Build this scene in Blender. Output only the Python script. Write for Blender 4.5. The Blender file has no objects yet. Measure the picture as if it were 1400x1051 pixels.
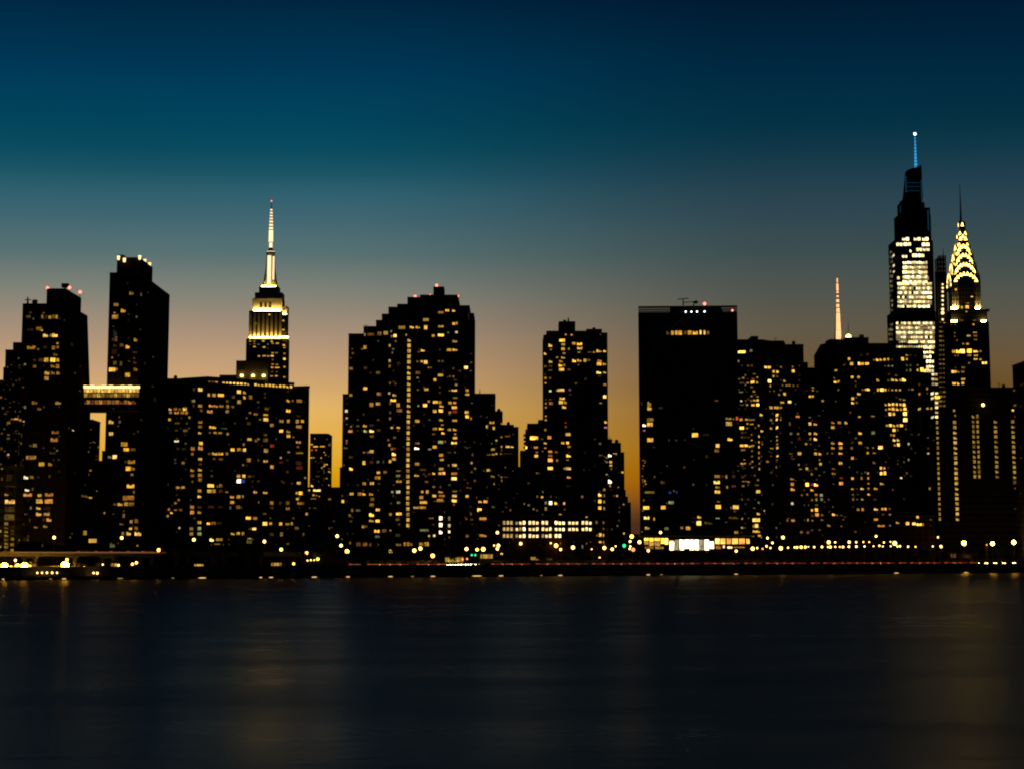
import bpy, math, random
from mathutils import Vector
random.seed(7)
R = math.radians
scene = bpy.context.scene
COL = scene.collection

# ------------------------------------------------------------------ camera
F, HOR, CAMZ, TT = 3570.0, 760.0, 8.0, 0.181
TH = math.atan(TT); ST, CT = math.sin(TH), math.cos(TH)
YC = HOR - TT * F
cam_d = bpy.data.cameras.new('camera'); cam = bpy.data.objects.new('camera', cam_d); COL.objects.link(cam)
cam.location = (0, 0, CAMZ); cam.rotation_euler = (math.pi/2 + TH, 0, 0)
cam_d.sensor_width = 36; cam_d.lens = 36*F/1400; cam_d.shift_y = (YC-525.5)/1400
cam_d.clip_start = 0.5; cam_d.clip_end = 60000
scene.camera = cam
def ray(x, y):
    a = (x-700)/F; b = (YC-y)/F
    return Vector((a, CT - b*ST, ST + b*CT))
def at(x, y, D):
    r = ray(x, y); k = D/r.y
    return Vector((r.x*k, D, CAMZ + r.z*k))
def wx(x, y, D): return at(x, y, D).x
def wz(y, D): return at(700, y, D).z
def mpp(D): return D*CT/F
GZ = 4.2
def shore(x): return CAMZ*F/CT/(32-10*x/1400.0)
SL, SR = at(0, HOR, shore(0)), at(1400, HOR, shore(1400))
SDIR = Vector((SR.x-SL.x, SR.y-SL.y, 0)).normalized()
SNOR = Vector((-SDIR.y, SDIR.x, 0))            # points inland
def on_shore(x, off):
    """point of the shore strip seen at picture column x, off metres inland of the wall"""
    p0 = Vector((SL.x, SL.y, 0)) + SNOR*off
    r = ray(x, HOR); rx = r.x/r.y
    # p0 + s*SDIR : X = rx*Y
    s = (rx*p0.y - p0.x)/(SDIR.x - rx*SDIR.y)
    return p0 + SDIR*s

# ------------------------------------------------------------------ helpers
def link(o): COL.objects.link(o); return o
def empty(name, loc, label, cat, group=None, rz=0):
    o = link(bpy.data.objects.new(name, None)); o.location = loc; o.rotation_euler = (0, 0, rz)
    o.empty_display_size = 1
    return tag(o, label, cat, group)
def tag(o, label, cat, group=None):
    o['label'] = label; o['category'] = cat
    if group: o['group'] = group
    return o
class MB:
    def __init__(s): s.v = []; s.f = []; s.uv = []; s.mi = []; s.col = []
    def face(s, pts, mi=0, uv=None, col=None):
        n = len(s.v); s.v += [tuple(p) for p in pts]; s.f.append(tuple(range(n, n+len(pts))))
        if uv is None:
            a, b = Vector(pts[0]), Vector(pts[1]); e = (b-a); e = e.normalized() if e.length > 0 else Vector((1, 0, 0))
            uv = [((Vector(p)-a).dot(e), p[2]) for p in pts]
        s.uv.append(uv); s.mi.append(mi); s.col.append(col or (1, 1, 1, 1))
    def prism(s, poly, z0, z1, mi=0, top=None):
        """poly counter-clockwise from above; top = other polygon for a taper, z1 number or per-corner list"""
        n = len(poly); t = top or poly
        zt = z1 if isinstance(z1, (list, tuple)) else [z1]*n
        zb = z0 if isinstance(z0, (list, tuple)) else [z0]*n
        for i in range(n):
            j = (i+1) % n
            s.face([(poly[i][0], poly[i][1], zb[i]), (poly[j][0], poly[j][1], zb[j]),
                    (t[j][0], t[j][1], zt[j]), (t[i][0], t[i][1], zt[i])], mi)
        s.face([(t[i][0], t[i][1], zt[i]) for i in range(n)], mi, uv=[(0.0, 0.0)]*n)
        s.face([(poly[i][0], poly[i][1], zb[i]) for i in reversed(range(n))], mi, uv=[(0.0, 0.0)]*n)
    def box(s, x0, x1, y0, y1, z0, z1, mi=0):
        s.prism([(x0, y0), (x1, y0), (x1, y1), (x0, y1)], z0, z1, mi)
    def cyl(s, x, y, z0, z1, r0, r1=None, n=10, mi=0):
        r1 = r0 if r1 is None else r1
        P = [(x+r0*math.cos(2*math.pi*k/n), y+r0*math.sin(2*math.pi*k/n)) for k in range(n)]
        T = [(x+r1*math.cos(2*math.pi*k/n), y+r1*math.sin(2*math.pi*k/n)) for k in range(n)]
        s.prism(P, z0, z1, mi, T)
    def bar(s, a, b, r, n=6, r2=None, mi=0):
        a, b = Vector(a), Vector(b); d = (b-a)
        if d.length < 1e-6: return
        q = d.to_track_quat('Z', 'Y'); r2 = r if r2 is None else r2
        A = [a + q @ Vector((r*math.cos(2*math.pi*k/n), r*math.sin(2*math.pi*k/n), 0)) for k in range(n)]
        B = [b + q @ Vector((r2*math.cos(2*math.pi*k/n), r2*math.sin(2*math.pi*k/n), 0)) for k in range(n)]
        for k in range(n):
            j = (k+1) % n; s.face([A[k], A[j], B[j], B[k]], mi)
        s.face(list(reversed(A)), mi); s.face(B, mi)
    def ball(s, x, y, z, r, nu=10, nv=6, sz=1.0, mi=0):
        P = lambda u, v: (x+r*math.sin(v)*math.cos(u), y+r*math.sin(v)*math.sin(u), z+sz*r*math.cos(v))
        for j in range(nv):
            v0, v1 = math.pi*j/nv, math.pi*(j+1)/nv
            for i in range(nu):
                u0, u1 = 2*math.pi*i/nu, 2*math.pi*(i+1)/nu
                if j == 0: s.face([P(u0, v0), P(u0, v1), P(u1, v1)], mi)
                elif j == nv-1: s.face([P(u0, v0), P(u0, v1), P(u1, v0)], mi)
                else: s.face([P(u0, v0), P(u0, v1), P(u1, v1), P(u1, v0)], mi)
    def mesh(s, name, mats, origin=(0, 0, 0), smooth=False):
        me = bpy.data.meshes.new(name)
        ox, oy, oz = origin
        me.from_pydata([(a-ox, b-oy, c-oz) for a, b, c in s.v], [], s.f)
        u = me.uv_layers.new(name='UVMap')
        flat = [c for f in s.uv for p in f for c in p]
        u.data.foreach_set('uv', flat)
        if any(c != (1, 1, 1, 1) for c in s.col):
            ca = me.color_attributes.new('tint', 'FLOAT_COLOR', 'CORNER')
            ca.data.foreach_set('color', [c for f, k in zip(s.f, s.col) for _ in f for c in k])
        for m in (mats if isinstance(mats, (list, tuple)) else [mats]): me.materials.append(m)
        me.polygons.foreach_set('material_index', s.mi)
        if smooth: me.polygons.foreach_set('use_smooth', [True]*len(s.f))
        me.update(); return me
    def build(s, name, mats, parent=None, smooth=False):
        org = parent.location if parent and parent.parent is None else (0, 0, 0)
        if parent and parent.parent is not None:
            org = parent.parent.location + parent.location
        o = link(bpy.data.objects.new(name, s.mesh(name, mats, org, smooth)))
        if parent: o.parent = parent
        return o
def child(name, me, parent, loc=(0, 0, 0), rz=0, sc=(1, 1, 1)):
    o = link(bpy.data.objects.new(name, me)); o.parent = parent
    o.location = loc; o.rotation_euler = (0, 0, rz); o.scale = sc
    return o
ONES = ['', 'first', 'second', 'third', 'fourth', 'fifth', 'sixth', 'seventh', 'eighth', 'ninth', 'tenth', 'eleventh', 'twelfth',
        'thirteenth', 'fourteenth', 'fifteenth', 'sixteenth', 'seventeenth', 'eighteenth', 'nineteenth']
TENS = {2: 'twent', 3: 'thirt', 4: 'fort', 5: 'fift', 6: 'sixt'}
def ordw(n):
    if n < 20: return ONES[n]
    return TENS[n//10] + ('ieth' if n % 10 == 0 else 'y-' + ONES[n % 10])
ZONES = [(118, 'the left bridged tower'), (232, 'the right bridged tower'), (435, 'the wide lit-roof block'),
         (662, 'the broad stepped tower'), (845, 'the bright-windowed hall'),
         (1015, 'the broad dark slab'), (1130, 'the blocks right of the slab'), (1270, 'the white-lit glass tower'),
         (9999, 'the block with window columns')]
ZCOUNT = {}
def zone_label(kind, x, tail='before'):
    z = next(n for lim, n in ZONES if x < lim)
    k = (kind, z); ZCOUNT[k] = ZCOUNT.get(k, 0)+1
    return '%s, %s from left %s %s' % (kind, ordw(ZCOUNT[k]), tail, z)

# ------------------------------------------------------------------ materials
def newmat(name):
    m = bpy.data.materials.new(name); m.use_nodes = True
    nt = m.node_tree; nt.nodes.clear()
    o = nt.nodes.new('ShaderNodeOutputMaterial')
    return m, nt, o
def N(nt, t, **kw):
    n = nt.nodes.new(t)
    for k, v in kw.items():
        if k.startswith('i_'):
            key = k[2:]; n.inputs[int(key) if key.isdigit() else key.replace('_', ' ')].default_value = v
        else: setattr(n, k, v)
    return n
def plain(name, col, rough=0.6, metal=0.0, noise=0.25, scale=0.6):
    m, nt, o = newmat(name)
    p = N(nt, 'ShaderNodeBsdfPrincipled', i_Roughness=rough, i_Metallic=metal)
    tc = N(nt, 'ShaderNodeTexCoord'); nz = N(nt, 'ShaderNodeTexNoise', i_Scale=scale, i_Detail=6.0)
    nt.links.new(tc.outputs['Object'], nz.inputs['Vector'])
    mx = N(nt, 'ShaderNodeMix', data_type='RGBA')
    mx.inputs['A'].default_value = (*[c*(1-noise) for c in col], 1); mx.inputs['B'].default_value = (*[min(1, c*(1+noise)) for c in col], 1)
    nt.links.new(nz.outputs['Fac'], mx.inputs['Factor']); nt.links.new(mx.outputs['Result'], p.inputs['Base Color'])
    nt.links.new(p.outputs[0], o.inputs[0]); return m
def emit(name, col, strength, sample=True):
    m, nt, o = newmat(name)
    e = N(nt, 'ShaderNodeEmission', i_Strength=strength); e.inputs[0].default_value = (*col, 1)
    nt.links.new(e.outputs[0], o.inputs[0])
    if not sample: m.cycles.emission_sampling = 'NONE'
    return m
def facade(name, col, pu=3.2, pv=3.0, fu=(0.2, 0.8), fv=(0.3, 0.82), glass=(0.012, 0.016, 0.022), grough=0.12):
    """masonry with a grid of unlit glazing; u runs along each face, v is height"""
    m, nt, o = newmat(name); L = nt.links.new
    uv = N(nt, 'ShaderNodeUVMap', uv_map='UVMap'); sp = N(nt, 'ShaderNodeSeparateXYZ'); L(uv.outputs[0], sp.inputs[0])
    def band(sock, p, lo, hi):
        d = N(nt, 'ShaderNodeMath', operation='DIVIDE', i_1=p); L(sock, d.inputs[0])
        f = N(nt, 'ShaderNodeMath', operation='FRACT'); L(d.outputs[0], f.inputs[0])
        a = N(nt, 'ShaderNodeMath', operation='GREATER_THAN', i_1=lo); L(f.outputs[0], a.inputs[0])
        b = N(nt, 'ShaderNodeMath', operation='LESS_THAN', i_1=hi); L(f.outputs[0], b.inputs[0])
        c = N(nt, 'ShaderNodeMath', operation='MULTIPLY'); L(a.outputs[0], c.inputs[0]); L(b.outputs[0], c.inputs[1]); return c.outputs[0]
    g = N(nt, 'ShaderNodeMath', operation='MULTIPLY')
    L(band(sp.outputs[0], pu, *fu), g.inputs[0]); L(band(sp.outputs[1], pv, *fv), g.inputs[1])
    nz = N(nt, 'ShaderNodeTexNoise', i_Scale=0.25, i_Detail=8.0); tc = N(nt, 'ShaderNodeTexCoord'); L(tc.outputs['Object'], nz.inputs['Vector'])
    w = N(nt, 'ShaderNodeMix', data_type='RGBA'); w.inputs['A'].default_value = (*[c*.7 for c in col], 1); w.inputs['B'].default_value = (*[c*1.25 for c in col], 1)
    L(nz.outputs['Fac'], w.inputs['Factor'])
    c = N(nt, 'ShaderNodeMix', data_type='RGBA'); c.inputs['B'].default_value = (*glass, 1)
    L(g.outputs[0], c.inputs['Factor']); L(w.outputs['Result'], c.inputs['A'])
    p = N(nt, 'ShaderNodeBsdfPrincipled', i_Specular_IOR_Level=0.0); L(c.outputs['Result'], p.inputs['Base Color'])
    r = N(nt, 'ShaderNodeMapRange'); r.inputs['To Min'].default_value = 0.75; r.inputs['To Max'].default_value = grough
    L(g.outputs[0], r.inputs['Value']); L(r.outputs[0], p.inputs['Roughness'])
    L(p.outputs[0], o.inputs[0]); return m
def lit_window_mat(name, attr=False):
    """a lit room behind glass: the colour and level of each window come from the object (or, in a joined far group, the face)"""
    m, nt, o = newmat(name); L = nt.links.new
    e = N(nt, 'ShaderNodeEmission'); tc = N(nt, 'ShaderNodeTexCoord'); nz = N(nt, 'ShaderNodeTexNoise', i_Scale=2.2, i_Detail=3.0)
    mr = N(nt, 'ShaderNodeMapRange'); mr.inputs['From Min'].default_value = 0.3; mr.inputs['From Max'].default_value = 0.7
    mr.inputs['To Min'].default_value = 0.35; mr.inputs['To Max'].default_value = 1.55
    mul = N(nt, 'ShaderNodeMath', operation='MULTIPLY'); k = N(nt, 'ShaderNodeMath', operation='MULTIPLY', i_1=10.0)
    if attr:
        a = N(nt, 'ShaderNodeVertexColor', layer_name='tint'); L(a.outputs['Color'], e.inputs[0]); L(a.outputs['Alpha'], k.inputs[0])
        nz.inputs['Scale'].default_value = 0.7; L(tc.outputs['Object'], nz.inputs['Vector'])
    else:
        a = N(nt, 'ShaderNodeObjectInfo'); L(a.outputs['Color'], e.inputs[0]); L(a.outputs['Alpha'], k.inputs[0])
        add = N(nt, 'ShaderNodeVectorMath', operation='ADD'); s = N(nt, 'ShaderNodeMath', operation='MULTIPLY', i_1=97.0)
        L(a.outputs['Random'], s.inputs[0]); L(s.outputs[0], add.inputs[1]); L(tc.outputs['Object'], add.inputs[0]); L(add.outputs[0], nz.inputs['Vector'])
    L(nz.outputs['Fac'], mr.inputs['Value']); L(mr.outputs[0], mul.inputs[0]); L(k.outputs[0], mul.inputs[1]); L(mul.outputs[0], e.inputs['Strength'])
    L(e.outputs[0], o.inputs[0]); m.cycles.emission_sampling = 'NONE'; return m

M = {
 'brick': facade('brick_facade', (0.045, 0.026, 0.02), 3.4, 2.9), 'concrete': facade('concrete_facade', (0.05, 0.047, 0.045), 3.0, 3.0),
 'dark': facade('dark_facade', (0.03, 0.028, 0.03), 2.6, 3.1, (0.12, 0.88)), 'glass': facade('glass_facade', (0.03, 0.03, 0.034), 1.6, 3.9, (0.06, 0.94), (0.2, 0.95), grough=0.06),
 'slab': facade('slab_facade', (0.02, 0.02, 0.022), 1.5, 3.6, (0.08, 0.92), (0.12, 0.95), grough=0.08),
 'copper': facade('copper_facade', (0.028, 0.018, 0.014), 2.4, 3.2, (0.2, 0.8), (0.15, 0.85)), 'stone': plain('limestone', (0.46, 0.43, 0.38), 0.8),
 'stonef': facade('limestone_facade', (0.30, 0.28, 0.25), 2.6, 3.6, (0.3, 0.7), (0.2, 0.8)),
 'masonry': plain('dark_masonry', (0.085, 0.08, 0.07), 0.85), 'roof': plain('roof_felt', (0.045, 0.045, 0.048), 0.9), 'metal': plain('grey_metal', (0.12, 0.12, 0.125), 0.45, 0.7),
 'steel': plain('bright_steel', (0.55, 0.56, 0.58), 0.3, 1.0), 'frame': plain('window_frame', (0.03, 0.028, 0.026), 0.5),
 'amber': emit('amber_trail_glow', (1, .36, .08), 1.0), 'wood': plain('tank_wood', (0.08, 0.05, 0.03), 0.85), 'conc': plain('raw_concrete', (0.22, 0.215, 0.2), 0.85),
 'asphalt': plain('asphalt', (0.045, 0.045, 0.048), 0.85), 'pole': plain('lamp_pole_paint', (0.08, 0.08, 0.08), 0.5, 0.5),
 'tyre': plain('tyre_rubber', (0.02, 0.02, 0.02), 0.8), 'trunk': plain('bark', (0.07, 0.05, 0.035), 0.9),
 'leaf': plain('leaf', (0.045, 0.075, 0.025), 0.7, 0, 0.5, 1.5), 'stonewall': plain('seawall_stone', (0.13, 0.125, 0.115), 0.85, 0, 0.5, 0.3),
 'win': lit_window_mat('lit_room'), 'winrest': lit_window_mat('lit_room_far', True),
 'red': emit('red_beacon', (1, 0.16, 0.10), 4), 'redtail': emit('tail_lamp', (1, 0.12, 0.035), 1.0), 'head': emit('head_lamp', (1, 0.74, 0.36), 25),
 'lampw': emit('lamp_warm_white', (1, 0.56, 0.13), 6.0), 'lampy': emit('lamp_sodium', (1, 0.43, 0.055), 9.0), 'lampbig': emit('lamp_flood_amber', (1, 0.50, 0.03), 60.0), 'lampg': emit('lamp_green', (0.03, 1, 0.28), 1.3),
 'lampr': emit('lamp_orange_red', (1, 0.20, 0.05), 3), 'lampb': emit('lamp_cool_white', (0.85, 0.95, 1), 4),
 'flood': emit('flood_lamp', (1, 0.60, 0.10), 16), 'floodw': emit('flood_lamp_white', (1, 0.66, 0.26), 2.2),
 'blue': emit('blue_light', (0.04, 0.42, 0.85), 0.9), 'ball': emit('spire_lamp', (0.75, 0.95, 1), 6), 'crown': emit('crown_light', (1, 0.60, 0.11), 7.0),
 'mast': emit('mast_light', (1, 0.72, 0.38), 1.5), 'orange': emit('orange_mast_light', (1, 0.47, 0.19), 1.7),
}
# ------------------------------------------------------------------ world
def lin(c):
    c = c/255.0
    return c/12.92 if c <= 0.04045 else ((c+0.055)/1.055)**2.4
w = bpy.data.worlds.new('World'); scene.world = w; w.use_nodes = True
nt = w.node_tree; nt.nodes.clear(); L = nt.links.new
wo = N(nt, 'ShaderNodeOutputWorld'); bg = N(nt, 'ShaderNodeBackground', i_Strength=1.0)
tc = N(nt, 'ShaderNodeTexCoord'); sp = N(nt, 'ShaderNodeSeparateXYZ'); L(tc.outputs['Generated'], sp.inputs[0])
def ramp(stops):
    r = N(nt, 'ShaderNodeValToRGB'); cr = r.color_ramp; cr.interpolation = 'B_SPLINE' if False else 'LINEAR'
    mr = N(nt, 'ShaderNodeMapRange'); mr.inputs['From Min'].default_value = 0; mr.inputs['From Max'].default_value = 0.30
    L(sp.outputs[2], mr.inputs['Value']); L(mr.outputs[0], r.inputs[0])
    st = []
    for y, c in stops:
        z = ray(700, y).normalized().z/0.30
        st.append((max(0, min(1, z)), c))
    st.sort(key=lambda t: t[0])
    while len(cr.elements) < len(st): cr.elements.new(0.5)
    for e, (p, c) in zip(cr.elements, st): e.position = p; e.color = (lin(c[0]), lin(c[1]), lin(c[2]), 1)
    return r
#SKY
rl = ramp([(755, (70, 50, 42)), (715, (105, 60, 25)), (680, (200, 130, 10)), (645, (219, 160, 16)), (605, (232, 176, 66)), (560, (228, 180, 100)), (505, (199, 160, 119)), (450, (165, 143, 121)),
           (400, (129, 131, 120)), (350, (89, 114, 115)), (300, (63, 101, 112)), (270, (49, 96, 110)), (238, (26, 84, 101)), (208, (10, 75, 95)), (172, (2, 68, 91)), (100, (0, 56, 86)), (0, (0, 37, 64)), (-250, (0, 16, 36))])
rr = ramp([(755, (40, 32, 30)), (700, (70, 42, 30)), (660, (140, 72, 12)), (620, (138, 84, 6)), (560, (126, 86, 30)), (530, (110, 80, 40)), (500, (108, 86, 54)), (450, (96, 88, 72)), (400, (80, 85, 78)), (350, (62, 78, 79)),
           (300, (48, 70, 79)), (240, (30, 61, 76)), (208, (16, 55, 71)), (172, (5, 49, 67)), (100, (0, 40, 64)), (0, (0, 26, 48)), (-250, (0, 12, 28))])
az = N(nt, 'ShaderNodeMath', operation='ARCTAN2'); L(sp.outputs[0], az.inputs[0]); L(sp.outputs[1], az.inputs[1])
d = N(nt, 'ShaderNodeMath', operation='ADD', i_1=0.09); L(az.outputs[0], d.inputs[0])
ab = N(nt, 'ShaderNodeMath', operation='ABSOLUTE'); L(d.outputs[0], ab.inputs[0])
f1 = N(nt, 'ShaderNodeMapRange', interpolation_type='SMOOTHSTEP'); f1.inputs['From Min'].default_value = -0.085; f1.inputs['From Max'].default_value = 0.11; L(az.outputs[0], f1.inputs['Value'])
f2 = N(nt, 'ShaderNodeMapRange', interpolation_type='SMOOTHSTEP'); f2.inputs['From Min'].default_value = 0.35; f2.inputs['From Max'].default_value = 1.6; L(ab.outputs[0], f2.inputs['Value'])
m1 = N(nt, 'ShaderNodeMix', data_type='RGBA'); L(f1.outputs[0], m1.inputs['Factor']); L(rl.outputs[0], m1.inputs['A']); L(rr.outputs[0], m1.inputs['B'])
m2 = N(nt, 'ShaderNodeMix', data_type='RGBA'); m2.inputs['B'].default_value = (0.0010, 0.0022, 0.0050, 1)
hz_m = N(nt, 'ShaderNodeMapping'); hz_m.inputs['Scale'].default_value = (5, 5, 26); L(tc.outputs['Generated'], hz_m.inputs[0])
hz_n = N(nt, 'ShaderNodeTexNoise', i_Scale=1.0, i_Detail=5.0); L(hz_m.outputs[0], hz_n.inputs['Vector'])
hz_r = N(nt, 'ShaderNodeMapRange'); hz_r.inputs['From Min'].default_value = .3; hz_r.inputs['From Max'].default_value = .7; hz_r.inputs['To Min'].default_value = .95; hz_r.inputs['To Max'].default_value = 1.05
L(hz_n.outputs['Fac'], hz_r.inputs['Value']); L(hz_r.outputs[0], bg.inputs['Strength'])
L(f2.outputs[0], m2.inputs['Factor']); L(m1.outputs['Result'], m2.inputs['A']); L(m2.outputs['Result'], bg.inputs[0]); L(bg.outputs[0], wo.inputs[0])
sun_d = bpy.data.lights.new('sun', 'SUN'); sun = link(bpy.data.objects.new('sun', sun_d)); sun_d.energy = 0.02; sun_d.angle = R(0.5); sun_d.color = (1, 0.6, 0.3)
sun.rotation_euler = (R(89.2), 0, R(180+5))
# ------------------------------------------------------------------ buildings
BUILD = []          # every building: root, faces for its lit windows
class Bld:
    def __init__(s, name, label, cat, x, D, group=None):
        p = at(x, HOR, D); s.D = D
        s.root = empty(name, (p.x, p.y, GZ), label, cat, group); s.faces = []; s.walls = MB(); s.roofs = []; s.wins = []
        BUILD.append(s)
    def quad(s, x0, x1, yt, D, D1=None, depth=40):
        a = at(x0, yt, D); b = at(x1, yt, D1 or D)
        z = a.z; A, B = Vector((a.x, a.y, 0)), Vector((b.x, b.y, 0))
        n = Vector((-(B-A).y, (B-A).x, 0)).normalized()
        return [A, B, B+n*depth, A+n*depth], z
    def block(s, x0, x1, yt, D, depth=40, D1=None, yb=None, mb=None, parapet=True, win=True):
        poly, z = s.quad(x0, x1, yt, D, D1, depth)
        z0 = GZ-0.5 if yb is None else wz(yb, D)
        (mb or s.walls).prism([(p.x, p.y) for p in poly], z0, z)
        if win:
            for i in (0, 1, 3):
                s.faces.append((poly[i], poly[(i+1) % 4], z0, z))
        if parapet:
            t = 0.35
            c = sum(poly, Vector())/4
            inn = [p + (c-p).normalized()*(-t*0.6) for p in poly]
            ii = [p + (c-p).normalized()*t for p in poly]
            rf = MB(); s.roofs.append(rf)
            for i in range(4):
                j = (i+1) % 4
                rf.prism([(q.x, q.y) for q in (inn[i], inn[j], ii[j], ii[i])], z-0.15, z+0.9)
        return poly, z
    def finish(s, mat, roofmat='roof'):
        s.walls.build('wall', M[mat], s.root)
        for rf in s.roofs: rf.build('parapet', M[roofmat], s.root)
    def beacon(s, x, y, D, r=0.55, m='red'):
        p = at(x, y, D); b = MB(); b.cyl(p.x, p.y, p.z-2.2, p.z-r*0.9, 0.12, n=6)
        o = b.build('beacon', M['metal'], s.root)
        g = MB(); g.ball(p.x, p.y, p.z, r, 8, 5); g.build('beacon_lamp', M[m], o)
    def tank(s, x, y, D, wpx=6, hpx=7):
        """round timber water tank on legs, its top at picture height y"""
        p = at(x, y, D); k = mpp(D); r = wpx*k/2; h = hpx*k
        b = MB(); b.cyl(p.x, p.y, p.z-h*0.65, p.z-h*0.2, r, r*0.95, 14); b.cyl(p.x, p.y, p.z-h*0.2+0.01, p.z, r*1.05, 0.1, 14)
        o = b.build('water_tank', M['wood'], s.root)
        for dx, dy in ((-.6, -.6), (.6, -.6), (-.6, .6), (.6, .6)):
            g = MB(); g.bar((p.x+dx*r, p.y+dy*r, p.z-h*1.05), (p.x+dx*r, p.y+dy*r, p.z-h*0.64), 0.15); g.build('tank_leg', M['metal'], o)
    def unit(s, x0, x1, y0, y1, D, depth=5, name='roof_plant', mat='metal'):
        a, b = at(x0, y0, D), at(x1, y0, D); z1 = wz(y1, D); b_ = MB()
        b_.box(a.x, b.x, D, D+depth, z1-0.5, a.z)
        n = max(2, int((b.x-a.x)/0.8))
        for i in range(n):
            xx = a.x+(i+0.5)*(b.x-a.x)/n; b_.box(xx-0.15, xx+0.15, D-0.08, D-0.002, z1+0.1, a.z-0.15)
        b_.build(name, M[mat], s.root)
    def antenna(s, x, y0, y1, D, r=0.18, arms=2):
        a, b = at(x, y1, D), at(x, y0, D); m = MB(); m.bar(a-Vector((0, 0, 1)), b, r, 6, r*0.4)
        for i in range(arms):
            z = a.z+(b.z-a.z)*(0.55+0.3*i); m.bar((a.x-1.1, a.y, z), (a.x+1.1, a.y, z), r*0.4)
        m.build('antenna', M['metal'], s.root)
    def rail(s, x0, x1, y, D, n=8):
        a, b = at(x0, y, D), at(x1, y, D); m = MB(); m.bar(a, b, 0.08)
        for i in range(n+1):
            p = a.lerp(b, i/n); m.bar(p, p-Vector((0, 0, 2.2)), 0.06)
        m.build('roof_railing', M['metal'], s.root)
    def balcony_stack(s, x0, x1, ys, D, depth=1.6):
        for y in ys:
            a, b = at(x0, y, D), at(x1, y, D); m = MB()
            m.box(a.x, b.x, D-depth, D-0.01, a.z-0.25, a.z); m.box(a.x, b.x, D-depth, D-depth+0.08, a.z, a.z+1.0)
            m.build('balcony', M['conc'], s.root)
    def flood(s, x0, x1, y, D, m='flood', name='floodlight', h=0.5, dy=0.9):
        a, b = at(x0, y, D), at(x1, y, D); q = MB(); q.box(a.x, b.x, D-dy-0.4, D-dy, a.z, a.z+h); q.build(name, M[m], s.root)

bA0 = Bld('apartment_building', 'dim apartment block cut by the left edge, behind the first bridged tower', 'building', 2, 1130)
bA0.block(-60, 4, 522, 1130, 40); bA0.block(4, 12, 540, 1131, 38); bA0.finish('brick')
bB1 = Bld('apartment_building', 'narrow stepped dark tower just behind the left edge of the bridged towers', 'building', 18, 1090)
bB1.block(4.5, 7.5, 505, 1090, 30); bB1.block(7.5, 18, 481, 1090.4, 30); bB1.block(18, 34, 471, 1091, 28); bB1.rail(18, 33, 469, 1091, 6); bB1.finish('concrete')
bA2 = Bld('apartment_building', 'low narrow block with a pale lit stairwell near the left edge', 'building', 5, 930)
bA2.block(-70, 23, 640, 944, 14); bA2.finish('concrete'); bA2.unit(2, 14, 634, 640, 948)
bB = Bld('apartment_tower', 'dark left tower of the bridged pair with three red roof lights', 'tower', 70, 961)
tp, zt_ = bB.quad(31, 90, 415, 961, None, 50); lo = [p.copy() for p in tp]; lo[1].x += 2.2; lo[2].x += 2.2; zm = wz(548, 961)
bB.walls.prism([(p.x, p.y) for p in lo], GZ-.5, zm); bB.walls.prism([(p.x, p.y) for p in lo], zm, zt_, 0, [(p.x, p.y) for p in tp])
bB.faces += [(tp[0], tp[1], GZ, zt_), (lo[1], lo[2], GZ, zt_)]
bB.finish('copper')
bB2 = MB(); bB.block(64, 89.6, 394.5, 964, 36, yb=416, mb=bB2, win=False, parapet=False); bB2.build('penthouse', M['dark'], bB.root)
bB.antenna(38, 406, 415, 964, 0.5, 1); bB.antenna(48, 409, 415, 964, 0.4, 1); bB.unit(44, 50, 410, 415, 966, 2)
bB.unit(84, 93, 387.5, 391, 975, 3, 'roof_fan'); bB.antenna(89, 391, 395, 975, 0.5, 0)
for x, y in ((65, 394), (95, 393.5), (109.5, 399.5)): bB.beacon(x, y, 965, 0.6)
bC = Bld('apartment_tower', 'taller right tower of the bridged pair with glowing roof corner lamps', 'tower', 190, 1000)
bC.block(150, 192, 376, 1000, 87); bC.finish('copper')
q = MB(); bC.block(160, 191.5, 352, 1004, 36, yb=378, mb=q, win=False, parapet=False); q.build('penthouse', M['dark'], bC.root)
bC.unit(160.5, 169, 348.5, 352, 1006, 6)
for x, y, D in ((162, 353.5, 1002.5), (170, 356.5, 1002.5), (191, 353, 1003), (198, 358, 1022), (204.5, 362.5, 1042)):
    p = at(x, y, D); g = MB(); g.ball(p.x, p.y, p.z, 0.55, 8, 5, 1.3); g.cyl(p.x, p.y, p.z+0.62, p.z+0.95, 0.7, 0.5, 8); o = g.build('corner_lamp', [M['floodw']], bC.root)
# bridge between the two towers
bS = Bld('skybridge', 'three-storey skybridge with a bright lit roof edge between the bridged towers', 'skybridge', 148, 990)
poly, z = bS.block(107, 191, 531, 997, 14, yb=561.5, parapet=False); bS.finish('dark')
bS.root.location.z = GZ
def strip(b, x0, x1, y0, y1, D, n, name, levels, col):
    for i in range(n):
        a = at(x0+(x1-x0)*(i+0.04)/n, y0, D); c = at(x0+(x1-x0)*(i+0.96)/n, y1, D)
        add_window(b, Vector(((a.x+c.x)/2, D, (a.z+c.z)/2)), Vector((1, 0, 0)), abs(c.x-a.x), abs(a.z-c.z), levels[i % len(levels)], col, name)
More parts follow.
